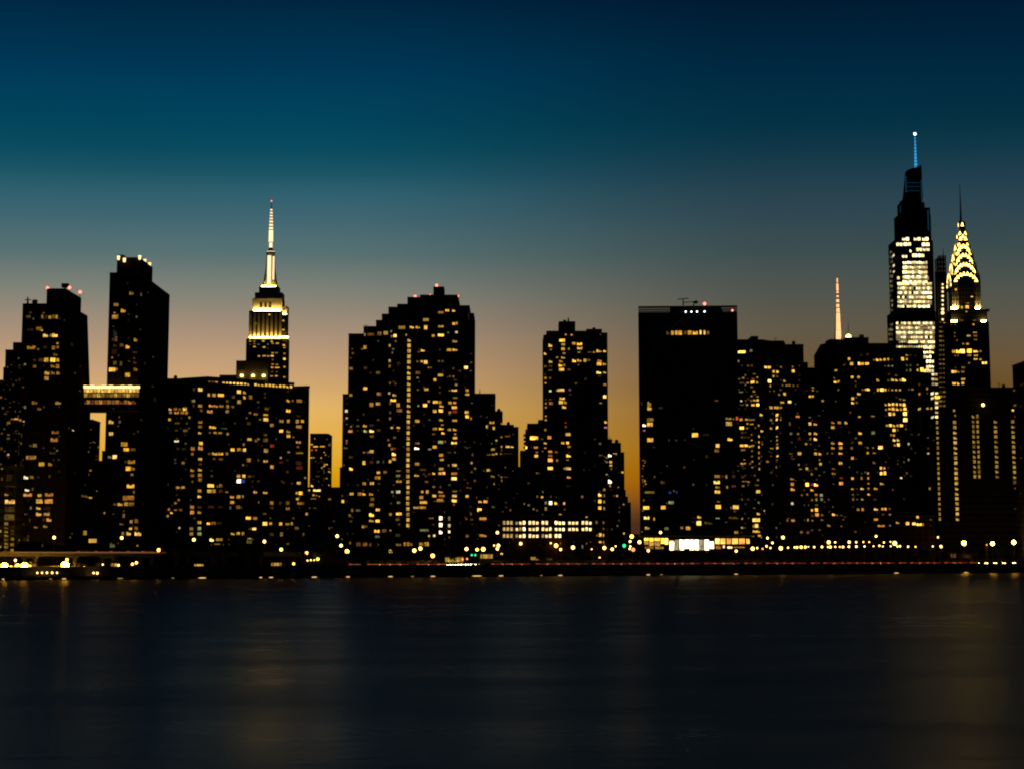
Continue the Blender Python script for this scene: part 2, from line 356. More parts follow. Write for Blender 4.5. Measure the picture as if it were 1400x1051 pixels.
# ------------------------------------------------------------------ lit windows
WM = []
def win_mesh(cols, rows, blind):
    b = MB(); e = 0.5; b.box(-e, e, -0.06, 0.05, -e, e, 0)
    for i in range(cols):
        for j in range(rows):
            x0 = -e+0.05+(0.9)*i/cols+0.012; x1 = -e+0.05+0.9*(i+1)/cols-0.012; z0 = -e+0.05+0.9*j/rows+0.012; z1 = -e+0.05+0.9*(j+1)/rows-0.012
            if blind and j == rows-1: z1 = z0+(z1-z0)*(0.55 if i % 2 else 0.8)
            b.face([(x0, -0.075, z0), (x1, -0.075, z0), (x1, -0.075, z1), (x0, -0.075, z1)], 1)
    return b.mesh('lit_window', [M['frame'], M['win']])
for c in (1, 2, 3, 4):
    for bl in (False, True): WM.append((c, win_mesh(c, 1, bl)))
LEV = [0, .022, .05, .11, .22, .40, .70, 1.1, 1.8, 3.4]
TINT = {'w': [(1, .49, .05), (1, .44, .035), (1, .53, .08), (1, .57, .12)], 'o': [(1, .37, .07)], 'W': [(1, .80, .46)], 'r': [(1, .10, .05)],
        'b': [(.12, .2, 1)], 'g': [(.75, .8, .28)], 'p': [(1, .35, .45)], 'y': [(1, .56, .09)], 'V': [(1, .68, .26), (1, .62, .2), (1, .74, .32)]}
def add_window(b, pos, along, w, h, lev, tint, name='lit_window'):
    c = random.choice(TINT[tint])
    if tint == 'w' and lev < 5 and random.random() < 0.10: c = (.75, .72, .62)
    s = LEV[lev] if isinstance(lev, int) else lev
    if tint == 'v': s *= 1.2
    b.wins.append((w*h*(0.3+min(s, 1.5)), pos, along, w, h, s, c, name))
def flush_windows(b):
    b.wins.sort(key=lambda t: -t[0])
    rest = MB()
    for i, (_, pos, al, w, h, s, c, name) in enumerate(b.wins):
        if i < 98:
            n = 1 if w < 1.3 else 2 if w < 2.4 else 3 if w < 4 else 4
            me = random.choice([m for k, m in WM if k == n][:1 if name == 'lit_panel' else 2])
            o = child(name, me, b.root, pos-b.root.location, math.atan2(al.y, al.x), (w, 1, h))
            o.color = (c[0], c[1], c[2], s/10)
        else:
            nrm = Vector((al.y, -al.x, 0)); q = pos+nrm*0.075; u = al*w/2; z = Vector((0, 0, h/2))
            rest.face([q-u-z, q+u-z, q+u+z, q-u+z], 0, col=(c[0], c[1], c[2], s/10))
    if rest.v:
        o = rest.build('small_lit_window', M['winrest'], b.root); o['kind'] = 'stuff'
def hit(x, y):
    r = ray(x, y); best = None
    for b in BUILD:
        for A, B, z0, z1 in b.faces:
            e = B-A; den = r.x*e.y - r.y*e.x
            if abs(den) < 1e-9: continue
            t = (A.x*e.y - A.y*e.x)/den
            if t <= 0: continue
            n = Vector((e.y, -e.x, 0))
            if n.x*r.x + n.y*r.y > 0: continue      # facing away
            px, py, pz = r.x*t, r.y*t, CAMZ + r.z*t
            u = ((px-A.x)*e.x + (py-A.y)*e.y)/e.length_squared
            if 0 <= u <= 1 and z0 <= pz <= z1 and (best is None or t < best[0]):
                best = (t, b, Vector((px, py, pz)), e.normalized(), e.length, u)
    return best
def place(x, y, w, h, lev, tint):
    k = hit(x, y)
    if not k: return
    t, b, p, al, L_, u = k
    m = t*CT/F*1.0
    r = ray(x, y); nrm = Vector((al.y, -al.x, 0)); rr = Vector((r.x, r.y, 0)).normalized()
    cosf = max(0.12, abs(nrm.dot(rr)))
    ww = min(w*m/cosf, L_*0.95); hh = h*m
    d = min(max(u*L_, ww/2+0.1), L_-ww/2-0.1)
    p = p + al*(d-u*L_)
    add_window(b, p+nrm*0.06, al, ww, hh, lev, tint)
strip(bS, 108, 190.5, 531.6, 536.4, 996.9, 17, 'lit_panel', [1.3, .8, 1.5, 1.0, .7, 1.2], 'y'); strip(bS, 108.5, 190, 537.2, 543.0, 996.9, 14, 'lit_panel', [.22, .45, .16, .3, .6, .2, .12], 'y')
strip(bS, 112, 186, 546.5, 552.5, 996.9, 13, 'lit_window', [.18, .35, .12, .25, .5, .15, .3], 'o')
M['bridge_tip'] = emit('canopy_glow', (1, .5, .2), .3)
q = MB(); a, c = at(108, 529.6, 996.5), at(191, 531, 996.5)
q = None
for i in range(16):
    u0, u1 = i/16, (i+1)/16-.0005; hgt = [.95, 1.15, 1.0, 1.2, .9][i % 5]
    g = MB(); g.box(a.x+(c.x-a.x)*u0, a.x+(c.x-a.x)*u1, 995.8, 996.8, c.z, c.z+hgt); g.build('roof_edge_light', M['floodw'], bS.root)

q = MB(); a, c = at(112, 561, 996.5), at(191, 562.6, 996.5)
q.box(a.x, c.x, 995.8, 996.9, c.z, c.z+0.35); q.build('soffit_edge', M['conc'], bS.root)
q = MB(); a, c = at(134, 527.5, 1001), at(160, 531, 1001); q.prism([(a.x, 1001), (c.x, 1001), (c.x, 1006), (a.x, 1006)], c.z-0.2, [a.z-1, a.z, a.z, a.z-1]); q.build('roof_plant', M['metal'], bS.root)
# far and low blocks seen under the bridge
bN1 = Bld('apartment_building', 'distant dark block seen in the gap under the skybridge', 'building', 130, 1500); bN1.block(90, 126, 575, 1500, 30); bN1.finish('concrete')
bN2 = Bld('apartment_building', 'lower distant block right of the gap under the skybridge', 'building', 144, 1450); bN2.block(139.5, 152, 618, 1450, 30); bN2.finish('brick')
bN3 = Bld('podium_building', 'low podium joining the feet of the two bridged towers', 'building', 136, 1012); bN3.block(122, 149, 632.5, 1012, 20); bN3.finish('dark')
# block at the foot of the right tower
bD = Bld('apartment_building', 'plain dark block between the right bridged tower and the wide lit block', 'building', 245, 1120)
bD.block(200, 263, 520, 1120, 34); bD.block(263, 283, 522.5, 1120.4, 30); bD.finish('brick'); bD.tank(240, 513, 1130, 5, 7)
bE = Bld('apartment_building', 'wide brick block with a row of lit roof-level windows and three uplights', 'building', 340, 1060)
bE.block(262, 420, 524, 1060, 26, D1=1112); bE.block(420, 423, 530, 1112, 24, D1=1113.5)
bE.block(284, 402, 517.5, 1071, 16, D1=1109, yb=526)
bE.finish('brick')
q = MB(); bE.block(323, 367, 493, 1096, 10, yb=524, mb=q, win=False, parapet=False); q.build('penthouse', M['masonry'], bE.root)
q = MB(); bE.block(300, 323, 512.5, 1094, 8, yb=524, mb=q, win=False, parapet=False); q.build('stair_bulkhead', M['brick'], bE.root)
for x in (330.5, 346, 360.5):
    p = at(x, 513.5, 1095.2); g = MB(); g.box(p.x-0.5, p.x+0.5, p.y-0.3, p.y+0.3, p.z-0.35, p.z+0.35); g.build('uplight', M['flood'], bE.root)
for i in range(24):
    x = 286+ i*4.85; y = 523.2+(x-285)*0.052
    if i in (3, 12): continue
    place(x, y, 3.6, 5.2, [3, 5, 7, 8, 8, 7][min(5, i//2)] if i < 22 else 7, 'y')
bG = Bld('office_tower', 'small distant tower with a lit crown band in the orange gap', 'tower', 438, 1700)
bG.block(424, 449, 594, 1700, 36); bG.finish('dark'); bG.unit(426, 446, 592, 594, 1705, 10)
bLo = Bld('low_building', 'low dark building at street level under the orange gap', 'building', 446, 1250); bLo.block(421, 480, 668, 1250, 30); bLo.finish('brick')
bLp = Bld('low_building', 'small low building with lit windows below the orange gap, nearest the road', 'building', 432, 1180); bLp.block(421, 440, 690, 1180, 20); bLp.finish('concrete')
# stepped tower
bH = Bld('apartment_tower', 'broad stepped dark tower with a central lit stair column and four red roof lights', 'tower', 560, 1130)
H = [(476.5, 497, 459), (497, 514, 449), (514, 522, 440.5), (522, 531, 432), (531, 543, 422.5), (543, 557, 418.5), (557, 575, 409), (575, 626, 406), (626, 642, 420.5)]
for i, (a, c, y) in enumerate(H): bH.block(a, c, y, 1130+0.45*((i*3) % 4), 44-(i % 3))
bH.block(642, 648, 431, 1130.7, 40); bH.block(468.5, 476.5, 541, 1131.5, 38); bH.block(464.5, 468.5, 641, 1132, 34); bH.block(648, 651, 560, 1133, 30)
bH.finish('brick')
q = MB(); bH.block(592.5, 607, 392, 1138, 14, yb=408, mb=q, win=False); q.build('lift_tower', M['concrete'], bH.root)
q = MB(); bH.block(498, 512, 446, 1136, 10, yb=450, mb=q, win=False, parapet=False); q.build('penthouse', M['dark'], bH.root)
bH.rail(477, 497, 457.2, 1131, 7); bH.antenna(500.5, 443.5, 447, 1137, .2, 1); bH.antenna(575, 403, 407, 1136, .3, 1); bH.antenna(578.5, 403, 407, 1136, .3, 1)
for x, y, D in ((567.5, 405.5, 1132), (588, 404.3, 1132), (597, 390.3, 1138.5), (625.5, 404.8, 1131.5)): bH.beacon(x, y, D, 0.6)
for i in range(35):
    y = 465.2+7.42*i
    place(557.6+0.25*math.sin(i), y, 4.8 if i < 15 else 4.0, 5.4 if i < 15 else 4.6, 6 if i < 15 else (6 if i % 4 else 5), 'y')
bI = Bld('apartment_building', 'dark stepped block descending to the right beside the stepped tower', 'building', 680, 1320)
bI.block(648, 677, 540, 1320, 30); bI.block(677, 687, 564, 1321, 28); bI.block(687, 702.5, 582.5, 1322, 26); bI.block(702.5, 709, 585.5, 1323, 24); bI.block(709, 711, 640, 1323.4, 22)
bI.rail(688, 702, 581, 1323, 6); bI.tank(695, 576, 1330, 4.5, 7); bI.finish('concrete'); bI.antenna(656, 531, 540, 1326, 0.35, 0); bI.unit(660, 674, 538.5, 540, 1328, 6); bI.tank(682, 558, 1330, 5, 6)
bK = Bld('apartment_tower', 'dark slab tower with a square rooftop block, set between two sunset gaps', 'tower', 787, 1250)
bK.block(743, 747.5, 460.5, 1250, 40); bK.block(747.5, 802, 455, 1250.5, 40); bK.block(802, 823, 452.5, 1250.9, 36); bK.block(823, 830.5, 457.5, 1250.3, 40)
bK.block(736, 743, 576, 1249.2, 36); bK.block(721, 736, 581, 1249.6, 34); bK.block(718.5, 721, 589, 1249, 30); bK.block(711, 718.5, 618, 1248.6, 30)
bK.finish('brick')
q = MB(); bK.block(764, 786.5, 439.5, 1258, 14, yb=456, mb=q, win=False); q.build('lift_tower', M['concrete'], bK.root)
bK.antenna(777, 434.5, 440, 1262, 0.7, 0); bK.unit(770, 774, 437.5, 440, 1262, 3)
bK.rail(803, 822, 451, 1252, 8); bK.tank(812, 447.5, 1262, 4.5, 6); bK.unit(750, 758, 453, 455, 1256)
bK.balcony_stack(715.8, 718.4, [596, 601.5, 607, 612.5], 1250.4)
bL = Bld('apartment_building', 'dark stepped block beside the sunset gap left of the flat dark slab', 'building', 842, 1420)
bL.tank(843, 600, 1428, 5, 8); bL.antenna(833, 595, 602, 1426, .2, 1); bL.block(828, 837, 602, 1420, 30); bL.block(837, 849, 607, 1420.5, 30); bL.block(849, 853.5, 620, 1421, 28); bL.finish('concrete')
bL2 = Bld('apartment_building', 'slim far block stepping down into the sunset gap by the slab', 'building', 857, 1750)
bL2.block(848, 855.5, 671, 1750, 30); bL2.block(855.5, 858.5, 680, 1750.5, 30); bL2.block(858.5, 862.5, 688, 1751, 28); bL2.finish('brick')
bL3 = Bld('low_building', 'tiny far low rooftop line at the foot of the sunset gap', 'building', 868, 2500); bL3.block(845, 890, 731, 2500, 60); bL3.finish('brick')
bM = Bld('school_building', 'low hall with three rows of bright grouped windows', 'building', 760, 1140)
bM.block(684, 832, 706, 1152, 22); bM.block(655, 684, 700, 1152.5, 20); bM.finish('brick')
M3 = [(689.2, 714), (706.5, 714), (724.5, 714), (742.3, 714), (760.3, 714), (778.7, 714), (797, 714)]
for r_ in range(3):
    for g_, (x0, y0) in enumerate(M3):
        for k in range(3):
            if r_ == 2 and g_ > 4: continue
            lv = 8 if g_ else 6
            if (r_, g_, k) in ((0, 1, 0), (1, 1, 1), (2, 1, 0), (2, 3, 0)): lv = 5
            if (r_, g_, k) in ((0, 3, 2), (2, 4, 2)): continue
            if (g_ in (1, 4) and k == 2) or (g_ == 4 and r_ != 1): lv = 9
            place(x0+k*5.0, y0+8.6*r_+(0.7 if r_ == 2 else 0), 3.7, 5.2, lv, 'V')
place(815.5, 713.5, 2.6, 4, 4, 'w')
bMid = Bld('low_building', 'low dark terrace filling the view between the stepped tower and the hall', 'building', 690, 1230); bMid.block(652, 716, 672, 1232, 20); bMid.finish('brick')
# broad slab
bN = Bld('office_tower', 'broad flat-topped dark slab with one lit strip near the roof', 'tower', 940, 1240)
bN.block(872.5, 1008, 427.5, 1240, 40, D1=1236, parapet=False); bN.finish('slab')
q = MB(); bN.block(916, 986, 419.6, 1240.6, 36, D1=1238.3, yb=427.6, mb=q, win=False, parapet=False); q.build('plant_room', M['slab'], bN.root)
q = MB(); a0, c0 = at(872.7, 427.5, 1240.3), at(1008, 427.5, 1236.3); zt = wz(419.4, 1240)
for i in range(70):
    u = (i+.5)/70; xx = a0.x+(c0.x-a0.x)*u; yy = a0.y+(c0.y-a0.y)*u+.1
    if .33 < u < .83: continue
    q.box(xx-.2, xx+.2, yy, yy+.3, a0.z-.1, zt)
for zz, h_ in ((zt-.6, .8), (zt-1.7, .35), (zt-2.6, .3)): q.prism([(a0.x, a0.y-.05), (c0.x, c0.y-.05), (c0.x, c0.y+.5), (a0.x, a0.y+.5)], zz, zz+h_)
q.build('roof_screen', M['slab'], bN.root)
for x, y, c, r in ((937.5, 426.4, 'lampb', .4), (945.3, 426.4, 'lampb', .4), (953, 426.4, 'lampb', .4), (963.2, 426.2, 'lampb', .42), (963.3, 415.5, 'red', .75), (1001.3, 424.6, 'red', .5)):
    p = at(x, y, 1233); g = MB(); g.ball(p.x, p.y, p.z, r, 8, 5); o = g.build('roof_lamp', M[c], bN.root)
a = at(934, 408.5, 1250); c = at(934, 418, 1250); q = MB(); q.bar(c, a, 0.3); q.bar((a.x-3.0, 1250, a.z-0.4), (a.x+2.6, 1250, a.z+0.2), 0.22); q.bar((a.x, 1250, c.z+1.4), (a.x+6.5, 1250, c.z+2.0), 0.22); q.build('antenna', M['metal'], bN.root)
p = at(951.5, 413.3, 1250); q = MB(); q.ball(p.x, p.y, p.z, 1.1, 10, 6, 0.7); q.bar((p.x-1.4, 1250, p.z-3.5), (p.x-1, 1250, p.z), 0.3); q.build('satellite_dish', M['metal'], bN.root)
bPv = Bld('glass_pavilion', 'low glass pavilion glowing white and yellow at the foot of the dark slab', 'pavilion', 950, 1185)
bPv.block(876, 1026, 733.5, 1222, 12, parapet=False, win=False); bPv.finish('dark')
q = MB(); a, c = at(875, 732.3, 1222), at(1027, 733.4, 1222); q.box(a.x, c.x, 1220.2, 1234.5, c.z+0.01, c.z+0.7); q.build('roof_slab', M['conc'], bPv.root)
def pane(b, x0, x1, y0, y1, D, s, t, name='lit_panel'):
    a, c = at(x0, y0, D), at(x1, y1, D); s = s*(2.4 if t != 'W' else 1)
    add_window(b, Vector(((a.x+c.x)/2, D-0.1, (a.z+c.z)/2)), Vector((1, 0, 0)), c.x-a.x, a.z-c.z, s, t, name)
for x0, x1, y0, y1, s, t in [(880.5, 887, 734.6, 738.6, 1.4, 'w'), (887.3, 894, 734.6, 740, 1.2, 'w'), (894.3, 903, 734.6, 739, .9, 'w'), (903.3, 908, 734.6, 743, 1.4, 'w'), (908.3, 913.6, 734.6, 744, 1.9, 'w'),
        (880.5, 887, 739, 744, .25, 'y'), (887.3, 894, 740.4, 746, .3, 'y'), (894.3, 903, 739.4, 746, .22, 'y'), (881, 894, 746.4, 750, .12, 'o'), (895, 908, 746.4, 750, .15, 'y'),
        (915, 920.5, 738, 744, .8, 'y'), (977.5, 984, 735, 743.5, 1.5, 'w'), (984.5, 992, 735, 743.5, .75, 'y'), (993, 1000, 735, 743.5, .42, 'o'), (1000.4, 1009.5, 735, 743.5, .8, 'y'), (1010, 1018.6, 735, 743.5, .62, 'o'), (1019.6, 1025, 735.5, 743, .6, 'y'),
        (988, 991, 744.5, 748.6, 1.6, 'W'), (994, 1001.5, 746.3, 749.3, 2.2, 'W'), (1002, 1019, 746.5, 748.5, .2, 'o'), (978, 986, 745, 750, .14, 'o')]:
    pane(bPv, x0, x1, y0, y1, 1221.9, s, t)
for i in range(9): pane(bPv, 915.2+6.8*i, 921.8+6.8*i, 736.3 if 0 < i < 8 else 739, 752.2-(2.2 if i in (3, 8) else 0), 1221.9, [4.4, 5, 5.4, 4.8, 5.2][i % 5], 'W')
bO1 = Bld('office_building', 'light-speckled narrow block touching the right side of the dark slab', 'building', 1025, 1420)
bO1.block(1000, 1027, 466.5, 1420, 36); bO1.block(1027, 1036.5, 462, 1420.5, 34); bO1.block(1036.5, 1044, 466.5, 1421, 34); bO1.finish('concrete')
bO2 = Bld('apartment_building', 'square-topped dark block, second building right of the dark slab', 'building', 1070, 1400)
bO2.block(1044, 1073, 467, 1400, 36, D1=1416); bO2.block(1073, 1098.5, 473, 1416.5, 34); bO2.finish('brick'); bO2.tank(1085, 466, 1425, 5, 8); bO2.antenna(1060, 461, 467, 1425, .2, 1); bO2.rail(1075, 1097, 471, 1418, 8); bO2.unit(1046, 1072, 465.8, 468, 1425, 6)
bO3 = Bld('apartment_building', 'small receding dark steps before the sky notch right of the two blocks', 'building', 1106, 1640)
bO3.block(1095, 1104.5, 497, 1640, 30); bO3.block(1104.5, 1113.5, 504.5, 1641, 28); bO3.block(1108, 1120, 527, 1642, 24); bO3.finish('concrete')
bV1 = Bld('apartment_building', 'dark residential block below the sky notch, scattered paired windows', 'building', 1098, 1310); bV1.block(1069, 1127, 560, 1310, 30); bV1.finish('brick')
bV2 = Bld('apartment_building', 'dark residential block in front of the office with the dome light', 'building', 1165, 1330); bV2.block(1127, 1206, 562, 1330, 30); bV2.finish('brick')
# folded tower with the dome light, and the office in front of the terraced tower
bP1 = Bld('office_tower', 'dark tower with a sloped left shoulder below the orange spire', 'tower', 1132, 1530)
a, b, c, d_ = at(1116, 484, 1540), at(1121.5, 471, 1530), at(1134, 465, 1530), at(1158, 463.5, 1532)
bP1.walls.prism([(a.x, 1545), (b.x, 1530), (d_.x, 1532), (d_.x, 1552), (a.x, 1552)], GZ-.5, [a.z, b.z, d_.z, d_.z, a.z])
bP1.faces += [(Vector((a.x, 1545, 0)), Vector((b.x, 1530, 0)), GZ, a.z), (Vector((b.x, 1530, 0)), Vector((d_.x, 1532, 0)), GZ, b.z)]
bP1.finish('dark'); q = MB(); bP1.block(1133.5, 1157, 463.8, 1534, 20, yb=472, mb=q, win=False); q.build('penthouse', M['dark'], bP1.root)
bP2 = Bld('office_building', 'wide dark office block with rows of small square lit windows before the terraced tower', 'building', 1205, 1440)
bP2.block(1157, 1187.5, 463.5, 1440, 44); bP2.block(1187.5, 1262, 471.5, 1440.4, 40); bP2.finish('dark')
bP2.unit(1200, 1216, 469.5, 471.5, 1446); bP2.unit(1232, 1240, 468.5, 471.5, 1446); bP2.rail(1190, 1260, 470, 1441, 16); bP2.tank(1222, 464.5, 1455, 5, 8)
bP2.antenna(1159.7, 441, 463, 1448, 0.3, 0); bP2.unit(1175, 1181, 457.5, 463, 1448, 4); bP2.unit(1173, 1186, 461.5, 463.5, 1452, 4)
p = at(1160, 460.6, 1446); q = MB(); q.ball(p.x, p.y, p.z, 1.5, 10, 6, 1.0); q.build('dome_light', M['crown'], bP2.root)
for x in (1150, 1165, 1195, 1225, 1248): bP2.antenna(x, 468.5 if x > 1187 else 460.5, 472 if x > 1187 else 464, 1450, 0.25, 0)
bP3 = Bld('office_building', 'lower dark wing stepping right of the wide office block', 'building', 1266, 1430); bP3.block(1258, 1273.5, 512, 1428, 30); bP3.block(1273.5, 1284, 567, 1428.5, 28); bP3.finish('dark')
bV3 = Bld('low_building', 'low dark building with lit upper rooms left of the window columns', 'building', 1240, 1345); bV3.block(1206, 1278, 706, 1345, 20); bV3.finish('brick')
bT = Bld('office_building', 'long dark block with vertical columns of small lit windows, right side', 'building', 1330, 1400)
bT.block(1277, 1399, 531.5, 1402, 14); bT.finish('dark'); bT.unit(1300, 1330, 529, 531.5, 1412, 8)
bT.unit(1360, 1378, 529.5, 531.5, 1408, 5); bT.tank(1372, 525, 1410, 5, 7); bT.antenna(1366, 523, 531, 1408, .2, 2)
bT.beacon(1344, 553.3, 1398, .85, 'lampw')
bU = Bld('apartment_tower', 'dark tower with a slanted top cut by the right edge', 'tower', 1400, 1350)
bU.block(1402, 1450, 495, 1350, 36); bU.finish('concrete')
def column(x, y0, y1, n, w, h, lv, skip=()):
    # a stair column: one true vertical line of windows on the facade
    k = hit(x, (y0+y1)/2); X = k[2].x if k else None
    for i in range(n):
        y = y0+(y1-y0)*i/(n-1); kk = hit(x, y)
        if not kk or i in skip: continue
        t, b, p, al, L_, u = kk; m = t*CT/F
        add_window(b, Vector((X, p.y, p.z))+Vector((0, -0.06, 0)), al, w*m, h*m, lv if random.random() < .8 else lv-1, 'y')
column(1283, 577, 709, 20, 3.0, 4.6, 5); column(1307, 577, 709, 20, 4.8, 4.8, 6); column(1331.5, 569, 651, 13, 3.6, 5, 5); column(1337.5, 569, 651, 13, 3.2, 5, 5)
column(1362, 576, 651, 12, 4.6, 4.8, 5); [place(1384.5+.25*i, 576+6.9*i, 4.4, 4.6, 5 if i < 12 else 3, 'y') for i in range(13)]
# ------------------------------------------------------------------ landmark towers
def tier(b, x0, x1, yt, yb, depth, off=0.0, mb=None, win=True):
    """an upright block of a far tower; off = metres its front stands behind the tower's front plane"""
    D = b.D+off; A, C = at(x0, yt, D), at(x1, yt, D); z1, z0 = wz(yt, D), (GZ-.5 if yb > 755 else wz(yb, D))
    (mb or b.walls).box(A.x, C.x, D, D+depth, z0, z1)
    if win:
        P = [Vector((A.x, D, 0)), Vector((C.x, D, 0)), Vector((C.x, D+depth, 0)), Vector((A.x, D+depth, 0))]
        for i in (0, 1, 3): b.faces.append((P[i], P[(i+1) % 4], z0, z1))
    return A.x, C.x, z0, z1
def part(b, name, mat, fn, parent=None):
    q = MB(); fn(q); return q.build(name, M[mat], parent or b.root)
# -- floodlit spire tower
e = Bld('art_deco_skyscraper', 'tall floodlit stepped skyscraper with a white-lit mast and needle on top', 'skyscraper', 367, 3100)
ROWS_E = []
tier(e, 338, 391.5, 462, 790, 44, 6); tier(e, 336.5, 384.5, 463.5, 790, 20, 2)
e.walls.build('wall', M['stonef'], e.root); e.walls = MB()
tier(e, 340.5, 384, 425, 463, 30, 8.6); tier(e, 384, 391.8, 430, 462, 28, 12)
e.walls.build('shaft_wall', M['dark'], e.root); e.walls = MB()
for i in range(8):
    x = 341.9+i*5.85; a = at(x, 462, e.D+8)
    if i in (0, 11) or True: e.walls.box(a.x-1.35, a.x+1.35, e.D+6.6, e.D+8.5, wz(462, e.D), wz(427, e.D))
tier(e, 345, 386, 408, 425.2, 34, 12)
tier(e, 386.2, 392.5, 418.5, 430, 26, 15)
tier(e, 348.5, 386, 400, 408.2, 30, 14, win=False); tier(e, 354.2, 381, 392, 400.2, 24, 17, win=False)
e.walls.build('upper_wall', M['stone'], e.root)
for i in range(3):      # dark openings of the lit tier
    x = 355.5+i*6.2; part(e, 'window', 'dark', lambda q: q.box(at(x-1.5, 415, e.D).x, at(x+1.7, 415, e.D).x, e.D+11.6, e.D+11.95, wz(420, e.D), wz(412.5, e.D)))
cx = at(366.2, 392, e.D).x; cy = e.D+29; k = mpp(e.D)
part(e, 'mooring_mast', 'stone', lambda q: [q.cyl(cx, cy, wz(y0, e.D), wz(y1, e.D), r0*k, r1*k, 16) for y0, y1, r0, r1 in ((392.2, 384, 12.4, 10), (384, 366, 10, 7), (366, 343.5, 7, 5.8))])
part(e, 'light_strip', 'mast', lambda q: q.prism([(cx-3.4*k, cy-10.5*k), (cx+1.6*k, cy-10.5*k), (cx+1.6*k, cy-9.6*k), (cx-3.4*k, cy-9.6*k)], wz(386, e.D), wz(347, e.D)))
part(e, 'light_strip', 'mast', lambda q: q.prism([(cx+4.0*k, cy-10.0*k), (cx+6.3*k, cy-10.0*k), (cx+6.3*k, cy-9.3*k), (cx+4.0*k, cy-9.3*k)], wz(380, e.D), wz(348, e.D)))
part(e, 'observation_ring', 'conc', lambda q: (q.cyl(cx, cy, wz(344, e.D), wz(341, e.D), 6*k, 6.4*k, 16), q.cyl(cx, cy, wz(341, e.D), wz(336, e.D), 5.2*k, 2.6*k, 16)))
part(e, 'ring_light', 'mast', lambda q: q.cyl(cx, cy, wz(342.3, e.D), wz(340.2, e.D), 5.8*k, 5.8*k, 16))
part(e, 'antenna', 'metal', lambda q: (q.cyl(cx, cy, wz(336, e.D), wz(327, e.D), 2.2*k, 2.0*k, 10), q.cyl(cx, cy, wz(327, e.D), wz(281, e.D), 2.3*k, 0.9*k, 10), q.cyl(cx, cy, wz(281, e.D), wz(271.5, e.D), .6*k, .3*k, 8)))
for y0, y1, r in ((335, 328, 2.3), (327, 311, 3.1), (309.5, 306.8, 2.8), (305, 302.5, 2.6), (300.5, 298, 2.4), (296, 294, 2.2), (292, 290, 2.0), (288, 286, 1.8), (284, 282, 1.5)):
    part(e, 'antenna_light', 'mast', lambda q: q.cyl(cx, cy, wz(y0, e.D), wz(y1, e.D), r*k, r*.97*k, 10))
part(e, 'tip_light', 'red', lambda q: q.ball(cx, cy, wz(270.7, e.D), 1.0*k*.9, 8, 5))
def fl(b, x0, x1, y, off, m='flood', h=1.0, n=5, pitch=0):
    for i in range(n):
        xa = x0+(x1-x0)*(i+.12)/n; xb = x0+(x1-x0)*(i+.88)/n
        A, C = at(xa, y, b.D+off), at(xb, y, b.D+off)
        part(b, 'floodlight', m, lambda q: q.box(A.x, C.x, b.D+off, b.D+off+.8, A.z+.1, A.z+.1+h))
M['floodA'] = emit('terrace_flood', (1, .60, .10), 95); M['floodB'] = emit('terrace_flood_strong', (1, .62, .12), 75); M['floodC'] = emit('mast_flood', (1, .60, .11), 45)
fl(e, 341, 384, 462, 4.4, 'floodA', .55, 11); fl(e, 385, 394.5, 462, 8.5, 'floodA', 1.1, 2)
fl(e, 346, 384, 425, 9.2, 'floodB', 1.1, 6); fl(e, 386.5, 392, 430, 12.6, 'floodB', 1.0, 1)
fl(e, 357, 378, 392, 17.3, 'floodC', .9, 4)
# -- glass terraced tower with the blue needle
v = Bld('glass_skyscraper', 'tall tapering glass tower with bright white floors and a blue-lit needle', 'skyscraper', 1245, 2600)
tier(v, 1221.5, 1281, 437, 790, 44, 0); tier(v, 1222.5, 1275.5, 329, 437.2, 42, 1)
tier(v, 1228, 1272.5, 294, 329.2, 30, 3); tier(v, 1231.5, 1264, 277, 294.2, 25, 5); tier(v, 1263.5, 1271.5, 284, 294.2, 30, 6); tier(v, 1235, 1261.5, 272, 277.2, 26, 8)
D = v.D+10; A, B_, Cc, Dd = at(1238, 272, D), at(1262, 272, D), at(1260, 226, D), at(1241.5, 232, D)
v.walls.prism([(A.x, D), (B_.x, D), (B_.x, D+22), (A.x, D+22)], A.z, [Dd.z, Cc.z, Cc.z, Dd.z], 0, [(Dd.x, D+1), (Cc.x, D+1), (Cc.x, D+20), (Dd.x, D+20)])
v.walls.build('wall', M['glass'], v.root)
part(v, 'mechanical_band', 'dark', lambda q: q.box(at(1221.5, 430, v.D).x, at(1279, 430, v.D).x, v.D-1.2, v.D+45.5, wz(437.5, v.D), wz(426, v.D)))
p = at(1252.3, 237, v.D+22); k = mpp(v.D)
part(v, 'needle', 'steel', lambda q: q.cyl(p.x, p.y, p.z-6, wz(187, p.y), 2.0*k, .4*k, 8))
for i in range(11):
    y1 = 236-4.5*i; r = (2.3-.15*i)*k
    part(v, 'needle_light', 'blue', lambda q: q.cyl(p.x, p.y, wz(y1, p.y), wz(y1-3.5, p.y), r, r*.95, 8))
part(v, 'needle_lamp', 'ball', lambda q: q.ball(p.x, p.y, wz(183.4, p.y), 1.9*k, 16, 12))
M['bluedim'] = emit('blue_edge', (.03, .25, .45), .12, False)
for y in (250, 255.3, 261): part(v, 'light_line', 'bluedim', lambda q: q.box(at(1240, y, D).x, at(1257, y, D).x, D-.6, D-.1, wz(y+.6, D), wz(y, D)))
for xx, y0, y1 in ((1261.2, 275, 245), (1239.5, 262, 240), (1232, 290, 280), (1269, 315, 287)): part(v, 'edge_glow_strip', 'bluedim', lambda q: q.box(at(xx, y0, v.D).x, at(xx+1.6, y0, v.D).x, v.D+(2 if xx > 1265 or xx < 1230 else 7.2)-.2, v.D+(2 if xx > 1265 or xx < 1230 else 7.2), wz(y0, v.D), wz(y1, v.D)))
